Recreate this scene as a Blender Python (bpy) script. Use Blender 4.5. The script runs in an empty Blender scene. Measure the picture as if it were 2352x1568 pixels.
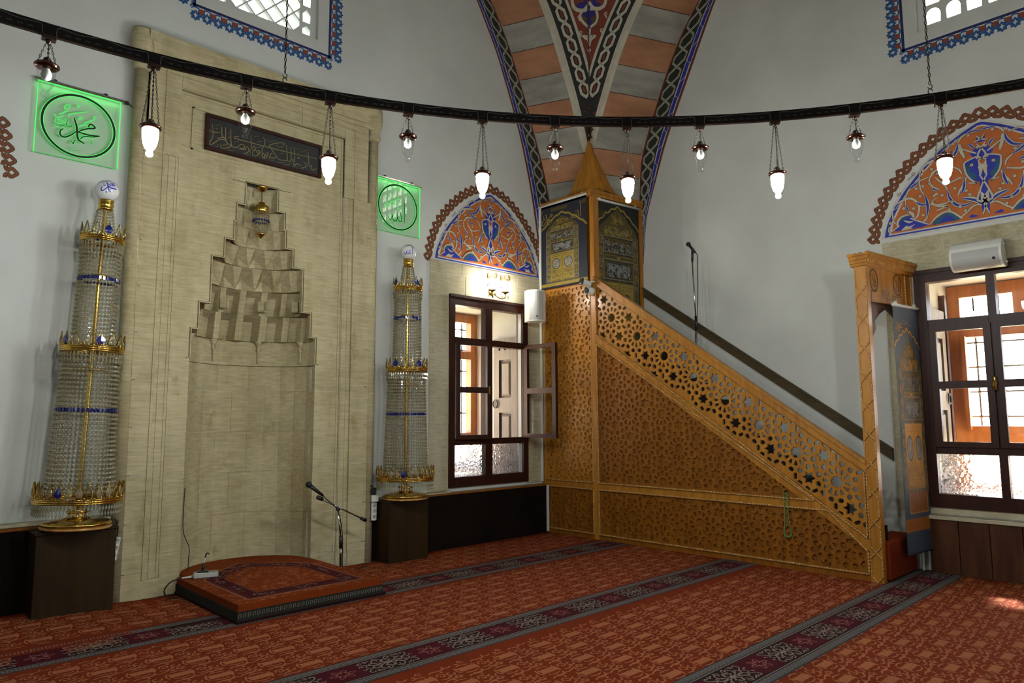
import bpy, math, random
from mathutils import Vector, Matrix
from mathutils.geometry import tessellate_polygon

random.seed(7)
C = bpy.context.scene.collection
sc = bpy.context.scene
PI = math.pi
rad = math.radians

# ------------------------------------------------------------------ camera, world, sun, stand-in window light, exposure
W_, H_ = 2352, 1568
F_PX, YAW, PITCH, ROLL = 1619.77, 0.764915, 0.108738, -0.004125
cam = bpy.data.cameras.new('camera'); cam_o = bpy.data.objects.new('camera', cam); C.objects.link(cam_o)
_f = Vector((math.sin(YAW)*math.cos(PITCH), math.cos(YAW)*math.cos(PITCH), math.sin(PITCH)))
_r = Vector((math.cos(YAW), -math.sin(YAW), 0)); _u = _r.cross(_f)
_r2 = math.cos(ROLL)*_r + math.sin(ROLL)*_u; _u2 = -math.sin(ROLL)*_r + math.cos(ROLL)*_u
cam_o.matrix_world = Matrix(((_r2.x, _u2.x, -_f.x, 0), (_r2.y, _u2.y, -_f.y, 0), (_r2.z, _u2.z, -_f.z, 1.5), (0, 0, 0, 1)))
cam.sensor_width = 36.0; cam.lens = 36.0*F_PX/W_; cam.clip_start = 0.05; cam.clip_end = 200
sc.camera = cam_o
sc.view_settings.view_transform = 'Standard'; sc.view_settings.look = 'None'
sc.view_settings.gamma = 1.0; sc.view_settings.use_curve_mapping = False
sc.view_settings.exposure = 0.0
try:
    sc.cycles.transparent_max_bounces = 24; sc.cycles.max_bounces = 8; sc.cycles.diffuse_bounces = 4
    sc.cycles.glossy_bounces = 3; sc.cycles.transmission_bounces = 6
    sc.cycles.caustics_reflective = False; sc.cycles.caustics_refractive = False
    sc.cycles.sample_clamp_indirect = 4.0
except Exception:
    pass
world = bpy.data.worlds.new('sky'); sc.world = world; world.use_nodes = True
_bg = world.node_tree.nodes['Background']; _bg.inputs[0].default_value = (0.80, 0.90, 1.0, 1); _bg.inputs[1].default_value = 9.0

def sun_lamp(elev, az, strength):
    l = bpy.data.lights.new('sun', 'SUN'); l.energy = strength; l.angle = rad(5); l.color = (1.0, 0.95, 0.86)
    o = bpy.data.objects.new('sun', l); C.objects.link(o)
    d = Vector((-math.cos(elev)*math.cos(az), -math.cos(elev)*math.sin(az), -math.sin(elev)))
    o.rotation_euler = d.to_track_quat('-Z', 'Y').to_euler(); o.location = (14, 4, 14)
sun_lamp(rad(43), rad(16), 420.0)

def window_standin(loc, direction, sx, sy, power, color=(0.80, 0.95, 1.0)):
    l = bpy.data.lights.new('window_light', 'AREA'); l.shape = 'RECTANGLE'; l.size = sx; l.size_y = sy; l.energy = power; l.color = color
    o = bpy.data.objects.new('window_light', l); C.objects.link(o); o.location = loc
    o.rotation_euler = Vector(direction).to_track_quat('-Z', 'Y').to_euler()
# area lights added for daylight from unseen windows; rear and side walls are solid
for y in (-1.5, -4.6):
    window_standin((8.25, y, 1.85), (-1, 0, 0), 1.25, 2.1, 90)
    window_standin((8.25, y, 6.5), (-1, 0, -0.5), 1.1, 1.7, 45)
for x in (-4.0, -0.9):
    window_standin((x, 7.8, 1.85), (0, -1, 0), 1.3, 2.2, 30)
for x in (-3.5, 0.5, 4.5):
    window_standin((x, -7.44, 2.2), (0, 1, 0), 1.5, 2.4, 9)
for y in (-4.5, -0.5, 3.5):
    window_standin((-6.44, y, 2.2), (1, 0, 0), 1.5, 2.4, 9)
for x in (-0.9, 4.5):
    window_standin((x, -7.44, 6.6), (0, 1, 0), 1.2, 1.8, 4)

# ------------------------------------------------------------------ node materials
M = {}
def pm(name, c1, c2=None, scale=8.0, rough=0.6, metal=0.0, bump=0.0, bscale=None, stretch=(1, 1, 1), detail=4.0, coat=0.0, emit=None, es=0.0, spec=0.5, lo=0.35, hi=0.65):
    m = bpy.data.materials.new(name); m.use_nodes = True; nt = m.node_tree; b = nt.nodes['Principled BSDF']
    c2 = c2 or tuple(x*0.82 for x in c1)
    tc = nt.nodes.new('ShaderNodeTexCoord'); mp = nt.nodes.new('ShaderNodeMapping'); mp.inputs['Scale'].default_value = stretch
    nt.links.new(tc.outputs['Object'], mp.inputs['Vector'])
    n = nt.nodes.new('ShaderNodeTexNoise'); n.inputs['Scale'].default_value = scale; n.inputs['Detail'].default_value = detail
    nt.links.new(mp.outputs[0], n.inputs['Vector'])
    r = nt.nodes.new('ShaderNodeValToRGB'); r.color_ramp.elements[0].position = lo; r.color_ramp.elements[1].position = hi
    r.color_ramp.elements[0].color = (*c2, 1); r.color_ramp.elements[1].color = (*c1, 1)
    nt.links.new(n.outputs[0], r.inputs[0]); nt.links.new(r.outputs[0], b.inputs['Base Color'])
    b.inputs['Roughness'].default_value = rough; b.inputs['Metallic'].default_value = metal
    b.inputs['Specular IOR Level'].default_value = spec
    if coat: b.inputs['Coat Weight'].default_value = coat; b.inputs['Coat Roughness'].default_value = 0.12
    if bump:
        n2 = nt.nodes.new('ShaderNodeTexNoise'); n2.inputs['Scale'].default_value = bscale or scale*4; n2.inputs['Detail'].default_value = 5
        nt.links.new(mp.outputs[0], n2.inputs['Vector'])
        bp = nt.nodes.new('ShaderNodeBump'); bp.inputs['Strength'].default_value = bump; bp.inputs['Distance'].default_value = 0.01
        nt.links.new(n2.outputs[0], bp.inputs['Height']); nt.links.new(bp.outputs[0], b.inputs['Normal'])
    if emit:
        b.inputs['Emission Color'].default_value = (*emit, 1); b.inputs['Emission Strength'].default_value = es
    M[name] = m
    return m
def clear(name, tint=(1, 1, 1), gloss=0.12, rough=0.02, ior=1.45, body=None, bw=0.0, emit=None, es=0.0):
    """clear glass: what lies behind shows through, with a surface reflection (no caustic noise)"""
    m = bpy.data.materials.new(name); m.use_nodes = True; nt = m.node_tree
    for n in list(nt.nodes):
        if n.type == 'BSDF_PRINCIPLED': nt.nodes.remove(n)
    out = [n for n in nt.nodes if n.type == 'OUTPUT_MATERIAL'][0]
    tr = nt.nodes.new('ShaderNodeBsdfTransparent'); tr.inputs[0].default_value = (*tint, 1)
    gl = nt.nodes.new('ShaderNodeBsdfGlossy'); gl.inputs['Roughness'].default_value = rough
    no = nt.nodes.new('ShaderNodeTexNoise'); no.inputs['Scale'].default_value = 30
    fr = nt.nodes.new('ShaderNodeFresnel'); fr.inputs[0].default_value = ior
    ma = nt.nodes.new('ShaderNodeMath'); ma.operation = 'MULTIPLY_ADD'; ma.inputs[1].default_value = 1.0; ma.inputs[2].default_value = gloss; ma.use_clamp = True
    geo = nt.nodes.new('ShaderNodeNewGeometry'); inv = nt.nodes.new('ShaderNodeMath'); inv.operation = 'SUBTRACT'; inv.inputs[0].default_value = 1.0; nt.links.new(geo.outputs['Backfacing'], inv.inputs[1])
    fm_ = nt.nodes.new('ShaderNodeMath'); fm_.operation = 'MULTIPLY'   # a surface reflects on its outer side only
    nt.links.new(fr.outputs[0], ma.inputs[0]); nt.links.new(ma.outputs[0], fm_.inputs[0]); nt.links.new(inv.outputs[0], fm_.inputs[1])
    mx = nt.nodes.new('ShaderNodeMixShader'); nt.links.new(fm_.outputs[0], mx.inputs[0]); nt.links.new(tr.outputs[0], mx.inputs[1]); nt.links.new(gl.outputs[0], mx.inputs[2])
    last = mx
    if body:
        df = nt.nodes.new('ShaderNodeBsdfDiffuse'); rp = nt.nodes.new('ShaderNodeMix'); rp.data_type = 'RGBA'
        rp.inputs['A'].default_value = (*body, 1); rp.inputs['B'].default_value = (*[x*0.7 for x in body], 1)
        nt.links.new(no.outputs[0], rp.inputs['Factor']); nt.links.new(rp.outputs['Result'], df.inputs[0])
        m2 = nt.nodes.new('ShaderNodeMixShader'); m2.inputs[0].default_value = bw
        nt.links.new(last.outputs[0], m2.inputs[1]); nt.links.new(df.outputs[0], m2.inputs[2]); last = m2
    if emit:
        em = nt.nodes.new('ShaderNodeEmission'); em.inputs[0].default_value = (*emit, 1); em.inputs[1].default_value = es
        ad = nt.nodes.new('ShaderNodeAddShader'); nt.links.new(last.outputs[0], ad.inputs[0]); nt.links.new(em.outputs[0], ad.inputs[1]); last = ad
    nt.links.new(last.outputs[0], out.inputs['Surface'])
    M[name] = m
    return m

pm('plaster', (0.66, 0.67, 0.63), (0.59, 0.60, 0.56), 1.3, 0.9, spec=0.2, bump=0.25, bscale=22)
pm('plaster_cream', (0.62, 0.58, 0.46), (0.50, 0.46, 0.35), 6, 0.85, bump=0.2)
pm('limestone', (0.54, 0.485, 0.315), (0.39, 0.345, 0.205), 1.7, 0.85, bump=0.35, bscale=30, stretch=(0.8, 1, 1.7), detail=10, spec=0.2, lo=0.30, hi=0.70)
pm('limestone_pale', (0.56, 0.525, 0.40), (0.41, 0.375, 0.265), 5.0, 0.85, bump=0.5, bscale=30, detail=8)
pm('mortar', (0.66, 0.62, 0.50), (0.5, 0.45, 0.33), 9, 0.9)
pm('groove', (0.16, 0.12, 0.035), (0.10, 0.07, 0.02), 9, 0.8)
pm('marble_grey', (0.40, 0.39, 0.33), (0.27, 0.26, 0.22), 2.4, 0.55, stretch=(1, 1, 3.2), detail=9)
pm('marble_pink', (0.50, 0.24, 0.12), (0.36, 0.155, 0.075), 2.2, 0.55, stretch=(1, 1, 3.0), detail=9)
pm('honey_wood', (0.46, 0.20, 0.020), (0.33, 0.125, 0.010), 3.0, 0.42, bump=0.06, bscale=30, stretch=(6, 6, 0.7), coat=0.10, spec=0.4)
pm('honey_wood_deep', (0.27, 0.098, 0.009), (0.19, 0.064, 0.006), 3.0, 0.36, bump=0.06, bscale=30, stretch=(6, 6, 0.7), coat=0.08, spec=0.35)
pm('honey_wood_pale', (0.56, 0.30, 0.085), (0.42, 0.20, 0.045), 14, 0.35, coat=0.2)
pm('burnt_wood', (0.075, 0.022, 0.006), (0.05, 0.014, 0.004), 8, 0.5)
pm('dark_wood', (0.040, 0.011, 0.006), (0.024, 0.006, 0.004), 4, 0.42, stretch=(5, 5, 0.6), spec=0.22)
pm('black_panel', (0.010, 0.006, 0.004), (0.006, 0.004, 0.003), 3, 0.7, spec=0.08)
pm('brown_panel', (0.030, 0.015, 0.003), (0.018, 0.009, 0.002), 2.5, 0.5, stretch=(4, 4, 0.5), spec=0.18)
pm('rail_wood', (0.085, 0.060, 0.027), (0.06, 0.042, 0.018), 3, 0.5, stretch=(5, 0.6, 5), spec=0.2)
pm('walnut_plank', (0.085, 0.030, 0.011), (0.045, 0.014, 0.006), 2.6, 0.42, stretch=(6, 6, 0.6), spec=0.25)
pm('orange_wood', (0.36, 0.115, 0.020), (0.26, 0.075, 0.012), 3, 0.4, stretch=(6, 6, 0.6))
pm('grey_wood', (0.105, 0.086, 0.074), (0.055, 0.043, 0.036), 3, 0.6, bump=0.15, bscale=16, stretch=(6, 6, 0.5))
pm('iron', (0.03, 0.03, 0.035), (0.02, 0.02, 0.022), 12, 0.55, metal=0.6)
pm('ring_metal', (0.007, 0.005, 0.004), (0.005, 0.004, 0.003), 9, 0.5, spec=0.12)
pm('copper', (0.16, 0.075, 0.05), (0.09, 0.04, 0.027), 10, 0.18, metal=1.0)
pm('bronze', (0.06, 0.035, 0.025), (0.04, 0.022, 0.016), 10, 0.35, metal=0.8)
pm('chain_metal', (0.055, 0.05, 0.035), (0.035, 0.03, 0.022), 10, 0.4, metal=0.7)
pm('gold', (0.78, 0.52, 0.12), (0.60, 0.37, 0.07), 18, 0.16, metal=1.0)
pm('gold_dull', (0.36, 0.23, 0.055), (0.24, 0.15, 0.03), 18, 0.3, metal=0.9)
pm('chrome', (0.62, 0.62, 0.60), (0.5, 0.5, 0.48), 10, 0.14, metal=1.0)
pm('black_plastic', (0.012, 0.012, 0.013), (0.008, 0.008, 0.008), 10, 0.45)
pm('white_plastic', (0.74, 0.74, 0.68), (0.70, 0.70, 0.64), 6, 0.4)
pm('grey_plastic', (0.46, 0.46, 0.43), (0.43, 0.43, 0.40), 60, 0.6)
pm('opal_glass', (0.78, 0.78, 0.76), (0.75, 0.75, 0.73), 6, 0.12)
pm('blue_crystal', (0.008, 0.014, 0.16), (0.005, 0.008, 0.09), 30, 0.12, coat=0.3)
pm('lit_glass', (0.9, 0.9, 0.9), (0.88, 0.88, 0.88), 6, 0.3, emit=(0.96, 1.0, 0.97), es=440.0)
pm('lit_bulb', (0.9, 0.9, 0.85), (0.88, 0.88, 0.85), 6, 0.3, emit=(1.0, 0.97, 0.88), es=420.0)
pm('green_glow', (0.05, 0.5, 0.1), (0.04, 0.4, 0.08), 20, 0.4, emit=(0.10, 1.0, 0.16), es=0.75)
pm('green_glow_dim', (0.1, 0.4, 0.12), (0.08, 0.35, 0.1), 20, 0.4, emit=(0.12, 0.9, 0.18), es=0.25)
pm('green_string', (0.10, 0.32, 0.10), (0.06, 0.22, 0.06), 60, 0.5)
# paints and woven colours (flat print)
def paint(n, c, rough=0.7): pm(n, c, tuple(x*0.84 for x in c), 14, rough)
paint('p_blue', (0.018, 0.030, 0.36)); paint('p_navy', (0.012, 0.018, 0.11)); paint('p_teal', (0.015, 0.10, 0.17)); paint('p_sky', (0.015, 0.085, 0.26))
paint('p_orange', (0.52, 0.135, 0.022)); paint('p_rust', (0.27, 0.050, 0.014)); paint('p_brown', (0.19, 0.060, 0.016)); paint('p_dkbrown', (0.085, 0.024, 0.008))
paint('p_cream', (0.56, 0.52, 0.40)); paint('p_white', (0.60, 0.60, 0.55)); paint('p_black', (0.012, 0.012, 0.010)); paint('p_dkgreen', (0.018, 0.026, 0.014))
paint('p_red', (0.19, 0.030, 0.008)); paint('p_deepblue', (0.010, 0.012, 0.20)); paint('p_olive', (0.06, 0.055, 0.018))
paint('b_navy', (0.016, 0.018, 0.030)); paint('b_gold', (0.30, 0.21, 0.030)); paint('b_dkgold', (0.085, 0.060, 0.012)); paint('b_silver', (0.25, 0.25, 0.225)); paint('b_black', (0.010, 0.010, 0.010))
paint('b_blue', (0.050, 0.070, 0.105)); paint('b_orange', (0.42, 0.13, 0.015)); paint('b_door', (0.27, 0.085, 0.016)); paint('b_amber', (0.55, 0.25, 0.02))
paint('ink_gold', (0.26, 0.20, 0.07)); paint('ink_blue', (0.02, 0.03, 0.42), 0.3); paint('ink_black', (0.008, 0.010, 0.008))
def woven(n, c): pm(n, c, tuple(x*0.72 for x in c), 90, 0.95, bump=0.4, bscale=260, spec=0.1)
woven('c_field', (0.185, 0.023, 0.005)); woven('c_motif', (0.36, 0.125, 0.052)); woven('c_maroon', (0.060, 0.004, 0.009)); woven('c_dark', (0.026, 0.007, 0.008))
woven('c_grey', (0.085, 0.082, 0.085)); woven('c_greyl', (0.20, 0.185, 0.16)); woven('c_scroll', (0.24, 0.185, 0.15)); woven('c_pink', (0.23, 0.085, 0.07)); woven('c_orange', (0.21, 0.036, 0.006)); woven('c_edge', (0.030, 0.030, 0.024)); woven('c_sand', (0.36, 0.19, 0.085))
clear('clear_glass', (0.95, 0.96, 0.96), 0.10)
clear('pane_glass', (0.97, 0.98, 0.98), 0.02, 0.0)
clear('crystal', (0.95, 0.93, 0.86), 0.10, 0.08, 1.5, body=(0.46, 0.41, 0.27), bw=0.34)
clear('acrylic', (0.93, 0.97, 0.93), 0.02, 0.0, 1.45, emit=(0.10, 0.9, 0.2), es=0.010)
def textured_glass():
    m = bpy.data.materials.new('textured_glass'); m.use_nodes = True; nt = m.node_tree; b = nt.nodes['Principled BSDF']
    b.inputs['Base Color'].default_value = (0.96, 0.98, 1.0, 1); b.inputs['Transmission Weight'].default_value = 1.0; b.inputs['Roughness'].default_value = 0.08; b.inputs['IOR'].default_value = 1.45
    tc = nt.nodes.new('ShaderNodeTexCoord'); v = nt.nodes.new('ShaderNodeTexVoronoi'); v.inputs['Scale'].default_value = 38
    v.feature = 'SMOOTH_F1'
    nt.links.new(tc.outputs['Object'], v.inputs['Vector'])
    bp = nt.nodes.new('ShaderNodeBump'); bp.inputs['Strength'].default_value = 1.0; bp.inputs['Distance'].default_value = 0.02; bp.invert = True
    trn = nt.nodes.new('ShaderNodeBsdfTransparent'); trn.inputs[0].default_value = (0.95, 0.97, 1, 1); mxs = nt.nodes.new('ShaderNodeMixShader'); mxs.inputs[0].default_value = 0.72
    outn = [n for n in nt.nodes if n.type == 'OUTPUT_MATERIAL'][0]; nt.links.new(trn.outputs[0], mxs.inputs[1]); nt.links.new(b.outputs[0], mxs.inputs[2]); nt.links.new(mxs.outputs[0], outn.inputs['Surface'])
    nt.links.new(v.outputs['Distance'], bp.inputs['Height']); nt.links.new(bp.outputs[0], b.inputs['Normal'])
    M['textured_glass'] = m
textured_glass()
def weathered_stone(name, c1, c2, stain):
    m = bpy.data.materials.new(name); m.use_nodes = True; nt = m.node_tree; b = nt.nodes['Principled BSDF']; b.inputs['Roughness'].default_value = 0.88; b.inputs['Specular IOR Level'].default_value = 0.15
    tc = nt.nodes.new('ShaderNodeTexCoord')
    def noise(scale, st, detail=8):
        mp = nt.nodes.new('ShaderNodeMapping'); mp.inputs['Scale'].default_value = st; nt.links.new(tc.outputs['Object'], mp.inputs['Vector'])
        n = nt.nodes.new('ShaderNodeTexNoise'); n.inputs['Scale'].default_value = scale; n.inputs['Detail'].default_value = detail; n.inputs['Roughness'].default_value = 0.62; nt.links.new(mp.outputs[0], n.inputs['Vector']); return n
    def ramp(n, lo, hi, a, c):
        r = nt.nodes.new('ShaderNodeValToRGB'); r.color_ramp.elements[0].position = lo; r.color_ramp.elements[1].position = hi; r.color_ramp.elements[0].color = (*a, 1); r.color_ramp.elements[1].color = (*c, 1); nt.links.new(n.outputs[0], r.inputs[0]); return r
    def mix(kind, f, a, c):
        x = nt.nodes.new('ShaderNodeMix'); x.data_type = 'RGBA'; x.blend_type = kind; x.inputs['Factor'].default_value = f; nt.links.new(a, x.inputs['A']); nt.links.new(c, x.inputs['B']); return x.outputs['Result']
    broad = ramp(noise(1.1, (1, 1, 0.8)), 0.35, 0.65, c2, c1); tool = ramp(noise(16, (0.35, 1, 3.2), 9), 0.30, 0.72, (0.66, 0.64, 0.58), (1.10, 1.09, 1.05))
    spots = ramp(noise(5.5, (1, 1, 0.45), 10), 0.60, 0.74, (1, 1, 1), stain); blot = ramp(noise(2.0, (2.2, 1, 0.5), 6), 0.45, 0.70, (1, 1, 1), (0.80, 0.77, 0.70))
    col = mix('MULTIPLY', 0.8, broad.outputs[0], tool.outputs[0]); col = mix('MULTIPLY', 0.8, col, spots.outputs[0]); col = mix('MULTIPLY', 0.9, col, blot.outputs[0]); nt.links.new(col, b.inputs['Base Color'])
    n2 = noise(30, (0.5, 1, 2.4), 8); bp = nt.nodes.new('ShaderNodeBump'); bp.inputs['Strength'].default_value = 0.4; bp.inputs['Distance'].default_value = 0.008; nt.links.new(n2.outputs[0], bp.inputs['Height']); nt.links.new(bp.outputs[0], b.inputs['Normal'])
    M[name] = m
weathered_stone('limestone', (0.60, 0.53, 0.345), (0.47, 0.405, 0.245), (0.62, 0.55, 0.40))
weathered_stone('limestone_pale', (0.62, 0.575, 0.43), (0.47, 0.43, 0.30), (0.66, 0.60, 0.46))

# ------------------------------------------------------------------ object helpers
def tag(o, label=None, cat=None, group=None, kind=None):
    if label: o['label'] = label
    if cat: o['category'] = cat
    if group: o['group'] = group
    if kind: o['kind'] = kind
    return o
def thing(name, label, cat, loc=(0, 0, 0), group=None, rotz=0.0):
    o = bpy.data.objects.new(name, None); C.objects.link(o); o.location = loc; o.rotation_euler = (0, 0, rotz); o.empty_display_size = 0.1
    return tag(o, label, cat, group)
def struct(name, loc=(0, 0, 0)):
    o = bpy.data.objects.new(name, None); C.objects.link(o); o.location = loc; o['kind'] = 'structure'
    return o
def base_of(p):
    v = Vector((0, 0, 0))
    while p is not None:
        v += p.location; p = p.parent
    return v
def link(name, me, parent=None, loc=None):
    o = bpy.data.objects.new(name, me); C.objects.link(o)
    if parent is not None: o.parent = parent
    if loc is not None: o.location = loc
    return o

class MB:
    """collects geometry in world coordinates and links it as one mesh object"""
    def __init__(s, mats): s.v = []; s.f = []; s.mi = []; s.sm = []; s.mats = mats if isinstance(mats, (list, tuple)) else [mats]; s.T = None; s.m = 0; s.s = False
    def add(s, vs, fs):
        n = len(s.v)
        s.v += [tuple(s.T @ Vector(p)) for p in vs] if s.T is not None else [tuple(p) for p in vs]
        for f in fs: s.f.append([i+n for i in f]); s.mi.append(s.m); s.sm.append(s.s)
        return s
    def box(s, x0, x1, y0, y1, z0, z1, bev=0.0):
        if bev <= 0:
            v = [(x, y, z) for z in (z0, z1) for y in (y0, y1) for x in (x0, x1)]
            return s.add(v, [(0, 2, 3, 1), (4, 5, 7, 6), (0, 1, 5, 4), (2, 6, 7, 3), (0, 4, 6, 2), (1, 3, 7, 5)])
        b = bev; v = []
        for z in (z0, z1):
            for y in (y0, y1):
                for x in (x0, x1):
                    sx, sy, sz = (b if x == x0 else -b), (b if y == y0 else -b), (b if z == z0 else -b)
                    v += [(x, y+sy, z+sz), (x+sx, y, z+sz), (x+sx, y+sy, z)]
        I = lambda c, k: c*3+k
        fs = []
        fs += [(I(0, 0), I(4, 0), I(6, 0), I(2, 0)), (I(1, 0), I(3, 0), I(7, 0), I(5, 0)), (I(0, 1), I(1, 1), I(5, 1), I(4, 1)), (I(2, 1), I(6, 1), I(7, 1), I(3, 1)), (I(0, 2), I(2, 2), I(3, 2), I(1, 2)), (I(4, 2), I(5, 2), I(7, 2), I(6, 2))]
        for a, c in ((0, 1), (2, 3), (4, 5), (6, 7)): fs.append((I(a, 1), I(a, 2), I(c, 2), I(c, 1)))
        for a, c in ((0, 2), (1, 3), (4, 6), (5, 7)): fs.append((I(a, 0), I(a, 2), I(c, 2), I(c, 0)))
        for a, c in ((0, 4), (1, 5), (2, 6), (3, 7)): fs.append((I(a, 0), I(a, 1), I(c, 1), I(c, 0)))
        for c in range(8): fs.append((I(c, 0), I(c, 1), I(c, 2)))
        return s.add(v, fs)
    def prism(s, pts, fmap, h0, h1):
        """polygon in (u,v) extruded between h0 and h1 through fmap(u,v,h)"""
        n = len(pts); v = [fmap(u, w, h0) for u, w in pts] + [fmap(u, w, h1) for u, w in pts]
        fs = [(i, (i+1) % n, n+(i+1) % n, n+i) for i in range(n)]
        if n <= 4: fs += [tuple(range(n))[::-1], tuple(range(n, 2*n))]
        else:
            for t in tessellate_polygon([[Vector((u, w, 0)) for u, w in pts]]): fs += [tuple(t)[::-1], tuple(i+n for i in t)]
        return s.add(v, fs)
    def lathe(s, prof, seg=24, at=(0, 0, 0), cap=True, f=None):
        v = []; fs = []
        for r, z in prof:
            for k in range(seg):
                a = 2*PI*k/seg; rr = r*(f(a) if f else 1)
                v.append((at[0]+rr*math.cos(a), at[1]+rr*math.sin(a), at[2]+z))
        for i in range(len(prof)-1):
            for k in range(seg):
                k2 = (k+1) % seg; fs.append((i*seg+k, i*seg+k2, (i+1)*seg+k2, (i+1)*seg+k))
        if cap:
            if prof[0][0] > 1e-5: fs.append(tuple(range(seg))[::-1])
            if prof[-1][0] > 1e-5: fs.append(tuple((len(prof)-1)*seg+k for k in range(seg)))
        return s.add(v, fs)
    def tube(s, pts, r, seg=6, closed=False, flat=None):
        P = [Vector(p) for p in pts]; n = len(P); v = []; fs = []; up = Vector((0, 0, 1)); prev = None
        for i in range(n):
            a = P[i-1] if (i > 0 or closed) else P[i]; b = P[(i+1) % n] if (i < n-1 or closed) else P[i]
            t = (b-a).normalized()
            if prev is None:
                x = t.cross(up)
                if x.length < 1e-3: x = t.cross(Vector((0, 1, 0)))
            else: x = prev - t*prev.dot(t)
            x.normalize(); prev = x; y = t.cross(x)
            ri = r[i] if isinstance(r, (list, tuple)) else r
            for k in range(seg):
                an = 2*PI*k/seg
                v.append(P[i] + x*(ri*math.cos(an)) + y*(ri*math.sin(an)*(flat or 1)))
        m = n if closed else n-1
        for i in range(m):
            j = (i+1) % n
            for k in range(seg):
                k2 = (k+1) % seg; fs.append((i*seg+k, i*seg+k2, j*seg+k2, j*seg+k))
        if not closed: fs += [tuple(range(seg))[::-1], tuple((n-1)*seg+k for k in range(seg))]
        return s.add(v, fs)
    def rope(s, a, b, r=0.011, pitch=0.03):
        a, b = Vector(a), Vector(b); t = (b-a); L = t.length; t.normalize()
        x = t.cross(Vector((0, 0, 1)));
        if x.length < 1e-3: x = Vector((1, 0, 0))
        x.normalize(); y = t.cross(x); n = max(2, int(L/pitch*4)); v = []; fs = []
        for i in range(n+1):
            p = a+t*(L*i/n); tw = PI*i/4
            for k in range(6):
                an = 2*PI*k/6; e = Vector((math.cos(an)*r*1.15, math.sin(an)*r*0.6))
                cx, cy = e.x*math.cos(tw)-e.y*math.sin(tw), e.x*math.sin(tw)+e.y*math.cos(tw)
                v.append(p+x*cx+y*cy)
        for i in range(n):
            for k in range(6):
                k2 = (k+1) % 6; fs.append((i*6+k, i*6+k2, (i+1)*6+k2, (i+1)*6+k))
        return s.add(v, fs)
    def ball(s, c, r, seg=16, rings=10, sz=1.0):
        return s.lathe([(max(1e-6, r*math.sin(PI*i/rings)), -r*sz*math.cos(PI*i/rings)) for i in range(rings+1)], seg, c, cap=False)
    def mesh(s, name, org=Vector((0, 0, 0))):
        me = bpy.data.meshes.new(name)
        me.from_pydata([(p[0]-org[0], p[1]-org[1], p[2]-org[2]) for p in s.v], [], s.f)
        for m in s.mats: me.materials.append(M[m])
        me.polygons.foreach_set('material_index', s.mi); me.polygons.foreach_set('use_smooth', s.sm)
        me.update()
        return me
    def build(s, name, parent=None, kind=None):
        o = link(name, s.mesh(name, base_of(parent)), parent)
        if kind: o['kind'] = kind
        return o

def smooth(pts, n=5, closed=False):
    if len(pts) < 3: return list(pts)
    out = []; N = len(pts)
    for i in range(N if closed else N-1):
        p0 = pts[(i-1) % N] if (closed or i > 0) else pts[i]; p1 = pts[i]; p2 = pts[(i+1) % N]; p3 = pts[(i+2) % N] if (closed or i < N-2) else p2
        for k in range(n):
            t = k/n; t2, t3 = t*t, t*t*t
            out.append(tuple(0.5*(2*p1[j] + (p2[j]-p0[j])*t + (2*p0[j]-5*p1[j]+4*p2[j]-p3[j])*t2 + (3*p1[j]-p0[j]-3*p2[j]+p3[j])*t3) for j in range(len(p1))))
    if not closed: out.append(tuple(pts[-1]))
    return out

class Decal:
    """flat print: ribbons and patches laid on a surface through fmap(u, v, h)"""
    def __init__(s, fmap): s.fm = fmap; s.v = []; s.f = []; s.mi = []; s.mats = []
    def _m(s, c):
        if c not in s.mats: s.mats.append(c)
        return s.mats.index(c)
    def poly(s, pts, c, h=0.001):
        n = len(s.v); s.v += [s.fm(u, w, h) for u, w in pts]; k = s._m(c)
        tris = [(0, 1, 2)] if len(pts) == 3 else ([(0, 1, 2, 3)] if len(pts) == 4 else tessellate_polygon([[Vector((u, w, 0)) for u, w in pts]]))
        for t in tris: s.f.append([i+n for i in t]); s.mi.append(k)
        return s
    def rect(s, u0, u1, v0, v1, c, h=0.001): return s.poly([(u0, v0), (u1, v0), (u1, v1), (u0, v1)], c, h)
    def circle(s, u, v, r, c, h=0.001, n=14, ry=None): return s.poly([(u+r*math.cos(2*PI*k/n), v+(ry or r)*math.sin(2*PI*k/n)) for k in range(n)], c, h)
    def ribbon(s, pts, w, c, h=0.001, closed=False, taper=0.0):
        n = len(pts)
        if n < 2: return s
        b = len(s.v); k = s._m(c)
        for i in range(n):
            a = pts[i-1] if (i > 0 or closed) else pts[i]; e = pts[(i+1) % n] if (i < n-1 or closed) else pts[i]
            dx, dy = e[0]-a[0], e[1]-a[1]; L = math.hypot(dx, dy) or 1e-9
            ww = w/2
            if taper: ww *= 1-taper*abs(2*i/(n-1)-1)**2
            nx, ny = -dy/L*ww, dx/L*ww
            s.v.append(s.fm(pts[i][0]+nx, pts[i][1]+ny, h)); s.v.append(s.fm(pts[i][0]-nx, pts[i][1]-ny, h))
        for i in range(n if closed else n-1):
            j = (i+1) % n; s.f.append([b+2*i, b+2*i+1, b+2*j+1, b+2*j]); s.mi.append(k)
        return s
    def build(s, name, parent=None, kind=None):
        o = base_of(parent); me = bpy.data.meshes.new(name)
        me.from_pydata([(p[0]-o[0], p[1]-o[1], p[2]-o[2]) for p in s.v], [], s.f)
        for m in s.mats: me.materials.append(M[m])
        me.polygons.foreach_set('material_index', s.mi); me.update()
        ob = link(name, me, parent)
        if kind: ob['kind'] = kind
        return ob

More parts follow.
